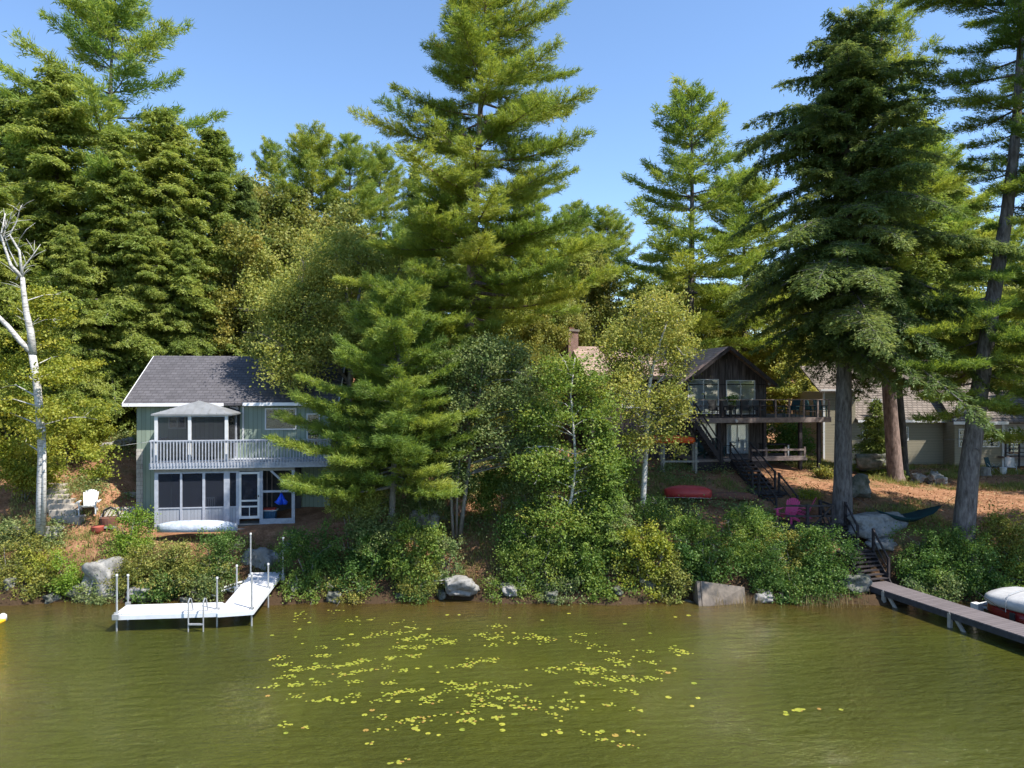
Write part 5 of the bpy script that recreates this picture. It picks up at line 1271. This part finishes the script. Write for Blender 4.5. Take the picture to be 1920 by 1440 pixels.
# ---- white dock
c = [P(215,1157,24.7), P(472,1150,24.7)]
def onz(px, py, z): 
    D = F*(CH-z)/(py-720); return Vector((X(px,D), D, z))
zd_ = .62
def ong(px, py):
    # the gangway climbs a little towards the shore
    z = zd_
    for _ in range(30): D = F*(CH-z)/(py-720); z = zd_+.07*max(0, D-25.2)
    return Vector((X(px,D), D, z))
fl, fr_, br_, tl, tr, bl_ = onz(213,1152,zd_), onz(474,1142,zd_), onz(407,1140,zd_), ong(472,1074), ong(528,1072), onz(238,1134,zd_)
o = thing('white_dock', 'white L-shaped dock on metal poles with gangway to the shore', 'dock', (fl.x, fl.y, 0))
O = Vector((fl.x, fl.y, 0))
cr = onz(407,1136,zd_)
e1 = Vector((cr.x, cr.y, 0))
quad1 = [fl, onz(408,1146,zd_), onz(418,1129,zd_), bl_]
quad2 = [onz(409,1146.5,zd_), fr_, tr, tl]
d1 = MB().slab([q-O for q in quad1], .05); d1.build('outer_section','dock',o)
d2 = MB().slab([q-O for q in quad2], .05); d2.build('gangway_section','dock',o)
for nm_, q in (('frame', quad1), ('frame', quad2)):
    f = MB()
    for i in range(4):
        a, b2 = q[i]-O, q[(i+1)%4]-O; cen = sum((x-O for x in q), Vector())/4
        off = Vector((0,0,-.115)); f.bar(a+off+(a-cen).normalized()*.03, b2+off+(b2-cen).normalized()*.03, .05, .15)
    f.build('frame','dockside',o)
poles = [(219,1150,1080),(240,1131,1080),(407,1142,1085),(472,1141,1077),(444,1103,1062),(503,1102,1059),(470,1078,1002),(531,1078,1010)]
for px_, pyb, pyt in poles:
    q = ong(px_, pyb) if pyb < 1130 else onz(px_, pyb, zd_); top = Z(pyt, q.y)
    po = MB().tube([q-O+Vector((0,0,-1.6)), Vector((q.x,q.y,top))-O], .032, 8).build('pole','steel',o)
    MB().tube([Vector((q.x,q.y,top))-O, Vector((q.x,q.y,top+.06))-O],[.045,.04],8).build('pole_cap','white',po)
    MB().box(q.x-O.x-.07,q.x-O.x+.07,q.y-O.y-.07,q.y-O.y+.07,q.z-.2,q.z+.04).build('pole_bracket','steel',po)
MB().box(onz(213,1153,zd_).x-O.x-.02, onz(224,1153,zd_).x-O.x, -.12,-.05,zd_-.14,zd_+.02).build('corner_plate','steel',o)
lad = thing('dock_ladder', 'aluminium ladder hanging on the front of the white dock', 'ladder', (onz(370,1149,zd_).x, onz(370,1149,zd_).y-.12, 0))
for sg in (-1,1):
    MB().tube([(sg*.26,0,-1.0),(sg*.26,0,1.05-.02),(sg*.26,.10,1.13),(sg*.26,.22,1.08),(sg*.26,.42,.5)], .024, 6).build('side_rail','steel',lad)
for zz in (-.35,-.06,.26): MB().box(-.26,.26,-.05,.05,zz-.02,zz+.02).build('rung','steel',lad)
o2 = thing('metal_frame', 'grey metal lift frame lying in shallow water behind the dock corner', 'frame', onz(425,1112,.2))
MB().tube([(-.6,-.2,.1),(.6,.6,.35),(1.1,1.2,.4)],.05,6).tube([(-.3,-.35,.1),(.9,.4,.35)],.05,6).build('tube','steel',o2)
for xx in (-.4,.1,.6): MB().bar((xx,-.25+.6*xx,.15+.2*xx),(xx+.3,-.45+.6*xx,.15+.2*xx),.05).build('cross_bar','steel',o2)
o3 = thing('kayak', 'white and yellow float just entering at the left edge of the water', 'float', onz(-4,1168,.0))
loft([ring(-.35,.06,-.02,.06), ring(-.2,.14,-.04,.10), ring(.2,.14,-.04,.10), ring(.35,.06,-.02,.06)]).build('hull','yellow',o3,smooth=True)
MB().tube([(0,.25,.0),(0,.25,.2),(0,.25,.26)],[.14,.12,.05],10).build('cap','white',o3,smooth=True)

# ---- boulders, slab, wall
def rock(label, px, py, D, w_, h_, d_, m='granite', seed=0, group='boulders along the bank', name='boulder', cat='boulder', z=None, rz=0):
    rs = np.random.RandomState(seed); bm = bpy.data.meshes.new(name)
    import bmesh
    b_ = bmesh.new(); bmesh.ops.create_icosphere(b_, subdivisions=4, radius=1)
    for v_ in b_.verts:
        n_ = mnoise.noise(v_.co*1.1+Vector((seed*5.1,0,0)))*.55+mnoise.noise(v_.co*2.6+Vector((0,seed*3.3,0)))*.22+mnoise.noise(v_.co*7+Vector((0,seed,0)))*.06
        q = v_.co.copy(); 
        for ax in range(3): q[ax] = math.copysign(min(abs(q[ax])*1.15, .88), q[ax])
        q *= 1+n_; v_.co = Vector((q.x*w_/2, q.y*d_/2, q.z*h_/2+h_*.28))
    b_.to_mesh(bm); b_.free(); bm.materials.append(M[m]); bm.polygons.foreach_set('use_smooth',[True]*len(bm.polygons))
    o = bpy.data.objects.new(name, bm); COL.objects.link(o); x = X(px,D)
    o.location = (x, D, (Z(py,D)-h_*.2) if z is None else z); o.rotation_euler = (0,0,rz)
    tag(o, label, cat, group); return o
rock('pale sunlit boulder at the water left of the dock', 195, 1090, 28.4, 1.5, 1.5, 1.2, 'granitewhite', 1)
rock('large grey boulder behind the shore end of the gangway', 493, 1068, 30.2, 1.5, 1.7, 1.2, 'granite', 2)
rock('small grey boulder left of the gangway boulder', 545, 1035, 30.5, .8, .6, .7, 'granite', 22)
rock('pale pointed boulder below the pine trunk in the middle', 795, 975, 31.2, 1.2, 1.0, .8, 'granitewhite', 3)
rock('pale rock at the waterline below the bare bank', 862, 1103, 28.0, 1.3, .7, .8, 'granite', 4)
rock('small rock at the waterline right of the pale rock', 955, 1110, 27.9, .5, .4, .5, 'granite', 5)
rock('large flat boulder under the hammock', 1638, 985, 31.2, 2.3, 1.0, 1.2, 'granite', 21)
rock('rounded boulder on the right side of the lowest landing', 1655, 1022, 30.4, 1.3, .55, .9, 'granite', 7)
rock('dark mossy boulder behind the hemlock trunk', 1606, 915, 34.5, 1.3, 1.1, 1, 'granitedark', 8)
rock('long dark ledge rock left of the sunlit reddish pine', 1645, 868, 40.5, 2.2, .9, .8, 'granitedark', 9)
rock('round grey boulder among the trunks left of the green house', 225, 788, 43.5, 1.1, 1.1, 1, 'granite', 10)
rock('small pale boulder near the foot of the white birch', 100, 1000, 30.2, .8, .5, .6, 'granitewhite', 11)
rock('dark boulder in the brush left of the dock boulder', 145, 1108, 28.1, .9, .5, .6, 'granitedark', 12)
rock('low rock between shore and left dock poles', 262, 1112, 27.9, .9, .4, .6, 'granite', 13)
rock('rock half under water at the foot of the dark shrub near reeds', 1432, 1122, 27.8, .7, .4, .5, 'granite', 14)
rock('rock beneath the start of the brown pier', 1600, 1095, 28.2, 1.1, .7, .7, 'granitedark', 15)
rr = random.Random(9)
for i in range(24):
    px_ = 20+i*67+rr.uniform(-14,14); 
    if 400 < px_ < 540: continue
    x = X(px_,28); D = 27.85+rr.uniform(-.1,.5)
    rock('small stone, one of many strung along the waterline under the shrubs', px_, 0, D, rr.uniform(.3,.7), rr.uniform(.2,.45), rr.uniform(.3,.6), 'granitedark', 100+i, 'small waterline stones', 'stone', 'stone', z=hgt(X(px_,D),D)-.02, rz=rr.uniform(0,3))
for i in range(9):
    px_ = 165+i*10; D = 37.6-.05*i
    rock('pale stone, one of the low row up the slope beside the green house', px_, 0, D, .5, .32, .4, 'granitewhite', 200+i, 'stone edging on the slope', 'stone', 'stone', z=Z(846-2.0*i,D), rz=i)
for i in range(13):
    px_ = 1748+rr.uniform(-32,30); D = 40+rr.uniform(-.6,.6); x = X(px_,D)
    rock('one of the pale rocks heaped left of the leaning pine', px_, 0, D, rr.uniform(.4,.75), rr.uniform(.3,.5), .5, 'granitewhite' if i%3 else 'granite', 230+i, 'heap of pale rocks', 'stone', 'stone', z=hgt(x,D)+rr.uniform(0,.35), rz=i)
for i in range(10):
    px_ = 1488+i*6; D = 55-.1*i
    rock('pale stone, one of those in the wall seen under the upper deck', px_, 0, D, .9, .5, .6, 'granitewhite', 260+i, 'stone wall beyond the deck', 'stone', 'stone', z=hgt(X(px_,D),D)+.2, rz=i)
o = thing('concrete_slab', 'tilted concrete slab sliding into the water under the shrubs', 'slab', onz(1318,1135,0))
o_s = onz(1318,1138,0); o.location = o_s
q = [Vector((0,0,-.15)), onz(1400,1131,0)-o_s+Vector((0,0,-.15)), P(1396,1100,27.75)-o_s, P(1313,1089,27.75)-o_s]
MB().slab(q,.18,(0,-.3,1)).build('top_face','cement',o,bevel=.02)
MB().slab([q[0]-Vector((.02,0,.02)),q[3]-Vector((.02,0,.02)),q[3]+Vector((-.02,1.2,-.3)),q[0]+Vector((-.02,1.2,-.3))],.12,(1,0,0)).build('side_face','cement',o)
# fallen dead branches along the shore
for i, (a, c2_, lab) in enumerate([((780,1105,28.0),(838,1087,28.1),'bare grey branch reaching from the water into the ragged shrub'),((0,1118,27.9),(32,1092,28),'bare dead branches at the left corner of the waterline'),((165,1120,27.8),(188,1052,28.2),'thin bent dead stem in front of the pale boulder'),((955,1118,27.7),(985,1098,28),'thin dead twig at the water right of the bare bank')]):
    a, c2_ = P(*a), P(*c2_); mb = MB().tube([a, a.lerp(c2_,.5)+Vector((0,0,.12)), c2_], [.03,.022,.01], 5)
    mb.tube([a.lerp(c2_,.4), a.lerp(c2_,.8)+Vector((.1,0,.3))],[.015,.006],4).tube([a.lerp(c2_,.6), c2_+Vector((.15,0,-.12))],[.012,.005],4)
    tag(mb.build('dead_branch','deadbirch'), lab, 'branch', 'dead branches at the waterline')

# ------------------------------------------------------------------ ground cover (uncountable)
rs = np.random.RandomState(77)
def scatter(n, x0, x1, y0, y1, ok=lambda x,y: True):
    r = []
    while len(r) < n:
        x, y = rs.uniform(x0,x1), rs.uniform(y0,y1)
        if ok(x,y): r.append((x,y,hgt(x,y)))
    return np.array(r)
def on_house(x,y):
    return (-18.2<x<-8.5 and 30.8<y<41) or (10 < x < 16.5 and 39.5 < y < 51) or (5 < x < 11 and 42.5 < y < 51) or (x > 21.5 and y > 47.5)
def patchok(x,y): return not on_house(x,y) and not (11.5 < x < 18.5 and 33 < y < 41) and mnoise.noise(Vector((x*.35,y*.35,1))) > -.05+.25*(x>12 and y<41)
c = scatter(16000,-30,34,28.3,50,patchok)
c2_ = np.repeat(c,3,0); V,t = needles(rs, c2_+rs.normal(size=c2_.shape)*[.1,.1,0], np.tile([[0,0,1.]],(len(c2_),1)), .22, .03, 3, .45, .2, rs.uniform(.1,.9,size=len(c2_)))
o = link('grass', npmesh('grass',V,3,'grassm',t)); tag(o,'tufts of grass and weeds on the wooded slope','grass',kind='stuff')
c = scatter(44000,-30,34,28.3,52,lambda x,y: not on_house(x,y)); c[:,2] += .03
V,t = leafquads(rs,c,.10,rs.uniform(0,1,size=len(c)),2.5); o = link('fallen_leaves', npmesh('fallen_leaves',V,4,'litter',t)); tag(o,'fallen orange leaves and needles scattered on the slope','fallen leaves',kind='stuff')
# undergrowth on the steep brush slope in the middle and at the left
def bushok(x,y): return not on_house(x,y) and ((-6 < x < 12.0 and 28.6 < y < 40) or (x < -17.5 and y > 33) ) and mnoise.noise(Vector((x*.5,y*.5,9))) > -.02
c = scatter(900,-30,12,28.5,46,bushok); cc_ = np.repeat(c,34,0); cc_ = cc_+np.abs(rs.normal(size=cc_.shape))*[0,0,.22]+rs.normal(size=cc_.shape)*[.28,.28,.04]
V,t = leafquads(rs,cc_,.11,np.repeat(rs.uniform(.1,.8,size=len(c)),34),1.0); o = link('undergrowth', npmesh('undergrowth',V,4,'dustyleaf',t)); tag(o,'low green undergrowth covering the shaded slope','undergrowth',kind='stuff')
# reeds at the waterline
rc = []
for x0,x1,y0,y1,n in ((1480,1620,1120,1140,230),(1340,1430,1128,1140,70),(1185,1245,1120,1130,60),(620,700,1110,1120,60),(20,110,1112,1120,40),(930,1180,1118,1124,80)):
    for _ in range(n): q = onz(rs.uniform(x0,x1), rs.uniform(y0,y1), 0); rc.append((q.x,q.y,-.05))
rc = np.array(rc); V,t = needles(rs, rc, np.tile([[0,0,1.]],(len(rc),1)), .42, .02, 3, .14, .1, rs.uniform(size=len(rc)))
o = link('reeds', npmesh('reeds',V,3,'reed',t)); tag(o,'dry reeds standing in the shallow water along the shore','reeds',kind='stuff')
# lily pads
cl = [(70,190,8),(85,215,9),(110,235,12),(90,262,8),(105,292,10),(65,295,5),(160,180,12),(155,150,4),(110,333,5),(145,225,10),(180,222,12),(205,215,14),(235,200,14),(200,250,12),(225,240,9),(215,280,8),(150,285,6),(155,350,8),(180,350,5),(185,118,6),(215,140,7),(265,98,6),(250,108,7),(300,95,6),(320,118,14),(305,150,14),(345,108,10),(370,120,12),(395,130,14),(345,150,12),(330,182,12),(285,187,8),(310,238,6),(270,225,5),(285,283,8),(290,325,10),(320,315,10),(215,333,6),(260,355,5),(350,345,9),(360,358,8),(380,325,5),(400,285,6),(430,305,12),(415,298,7),(440,330,8),(460,345,7),(455,370,9),(480,372,7),(430,395,8),(425,428,9),(445,430,6),(490,415,8),(505,345,12),(525,372,9),(475,315,6),(455,285,6),(510,300,9),(540,290,4),(550,350,5),(550,380,5),(420,220,9),(440,218,5),(455,200,8),(475,195,9),(460,100,8),(485,70,8),(480,115,10),(478,140,6),(510,130,4),(535,115,5),(560,108,10),(580,112,9),(570,125,5),(585,240,7),(600,230,8),(640,215,6),(655,235,10),(680,232,12),(665,245,9),(700,270,12),(645,285,7),(670,285,8),(635,125,4),(655,102,5),(670,143,4),(705,168,6),(715,200,8),(725,212,9),(740,265,7),(750,275,9),(785,268,8),(730,315,7),(770,165,5),(778,205,7),(805,240,5),(825,160,9),(840,170,6),(610,350,5),(605,378,5),(595,405,5),(700,368,5),(745,382,4),(640,378,4),(660,473,4),(685,500,5),(740,470,5),(730,520,4),(595,465,3),(270,462,5),(265,415,4),(320,425,9),(345,415,6),(300,585,5),(80,443,4),(130,450,3),(250,510,3),(120,20,4),(185,12,3),(115,45,3),(240,48,4),(205,52,3),(300,55,4),(325,75,5),(385,405,3),(340,435,3)]
pads = []
for cx_, cy_, n in cl:
    # the list was read off an enlarged crop of the photo's water
    bx_, by_ = 450+(cx_*2 if False else cx_*2)*.495, 1140+cy_*.495
    for k in range(int(n*2.3)):
        gx_ = rs.normal(); q = onz(bx_+gx_*10, by_+rs.normal()*2.1+gx_*1.2*(1 if cx_ > 500 else -1), .012)
        pads.append((q.x, q.y, rs.uniform(.026,.048)))
for q_ in ((1496,1331,8),(1472,1339,4),(1538,1330,1),(1572,1332,1)):
    for k in range(q_[2]): q = onz(q_[0]+rs.normal()*4, q_[1]+rs.normal()*1.2, .012); pads.append((q.x,q.y,.06))
for k in range(90):
    q = onz(rs.uniform(500,1310), rs.uniform(1150,1380), .012); pads.append((q.x,q.y,rs.uniform(.05,.09)))
pads.sort(key=lambda p: p[1]-p[2]*60)
def padverts(r, seed):
    rg = random.Random(seed); a0 = rg.uniform(0,6.28); vs = [(0,0,.004)]
    for j in range(11):
        a = a0+.25+(2*math.pi-.5)*j/10; vs.append((math.cos(a)*r*rg.uniform(.9,1.05), math.sin(a)*r*.95, .002+rg.uniform(0,.012)))
    return vs
pm_ = []
for k in range(8):
    vs = padverts(1, k); tri = np.array([[vs[0],vs[j],vs[j+1]] for j in range(1,11)]); pm_.append(npmesh('lily_pad', tri, 3, 'pad', np.full(10, [.1,.3,.45,.6,.35,.5,.7,1.0][k])))
for i, (x,y,r) in enumerate(pads[:300]):
    o = bpy.data.objects.new('lily_pad', pm_[i*7%8 if i%5 else 7 if i%15 == 0 else 3]); COL.objects.link(o); o.location = (x,y,.012+.0006*(i%9)); o.scale = (r,r,r*1.0); o.rotation_euler = (0,0,i*1.7)
    tag(o,'yellow-green lily pad among the many floating on the olive water','lily pad','lily pads on the lake')
Vt = []; tt = []
for i, (x,y,r) in enumerate(pads[300:]):
    vs = padverts(r, i); 
    for j in range(1,11): Vt.append([[v_[0]+x, v_[1]+y, v_[2]*.5+.012+.0006*(i%9)] for v_ in (vs[0],vs[j],vs[j+1])]); tt.append(.1+.09*(i%7)+(.4 if i%13==0 else 0))
o = link('lily_pads', npmesh('lily_pads', np.array(Vt), 3, 'pad', np.clip(tt,0,1))); tag(o,'farther lily pads scattered over the olive water','lily pads',kind='stuff')
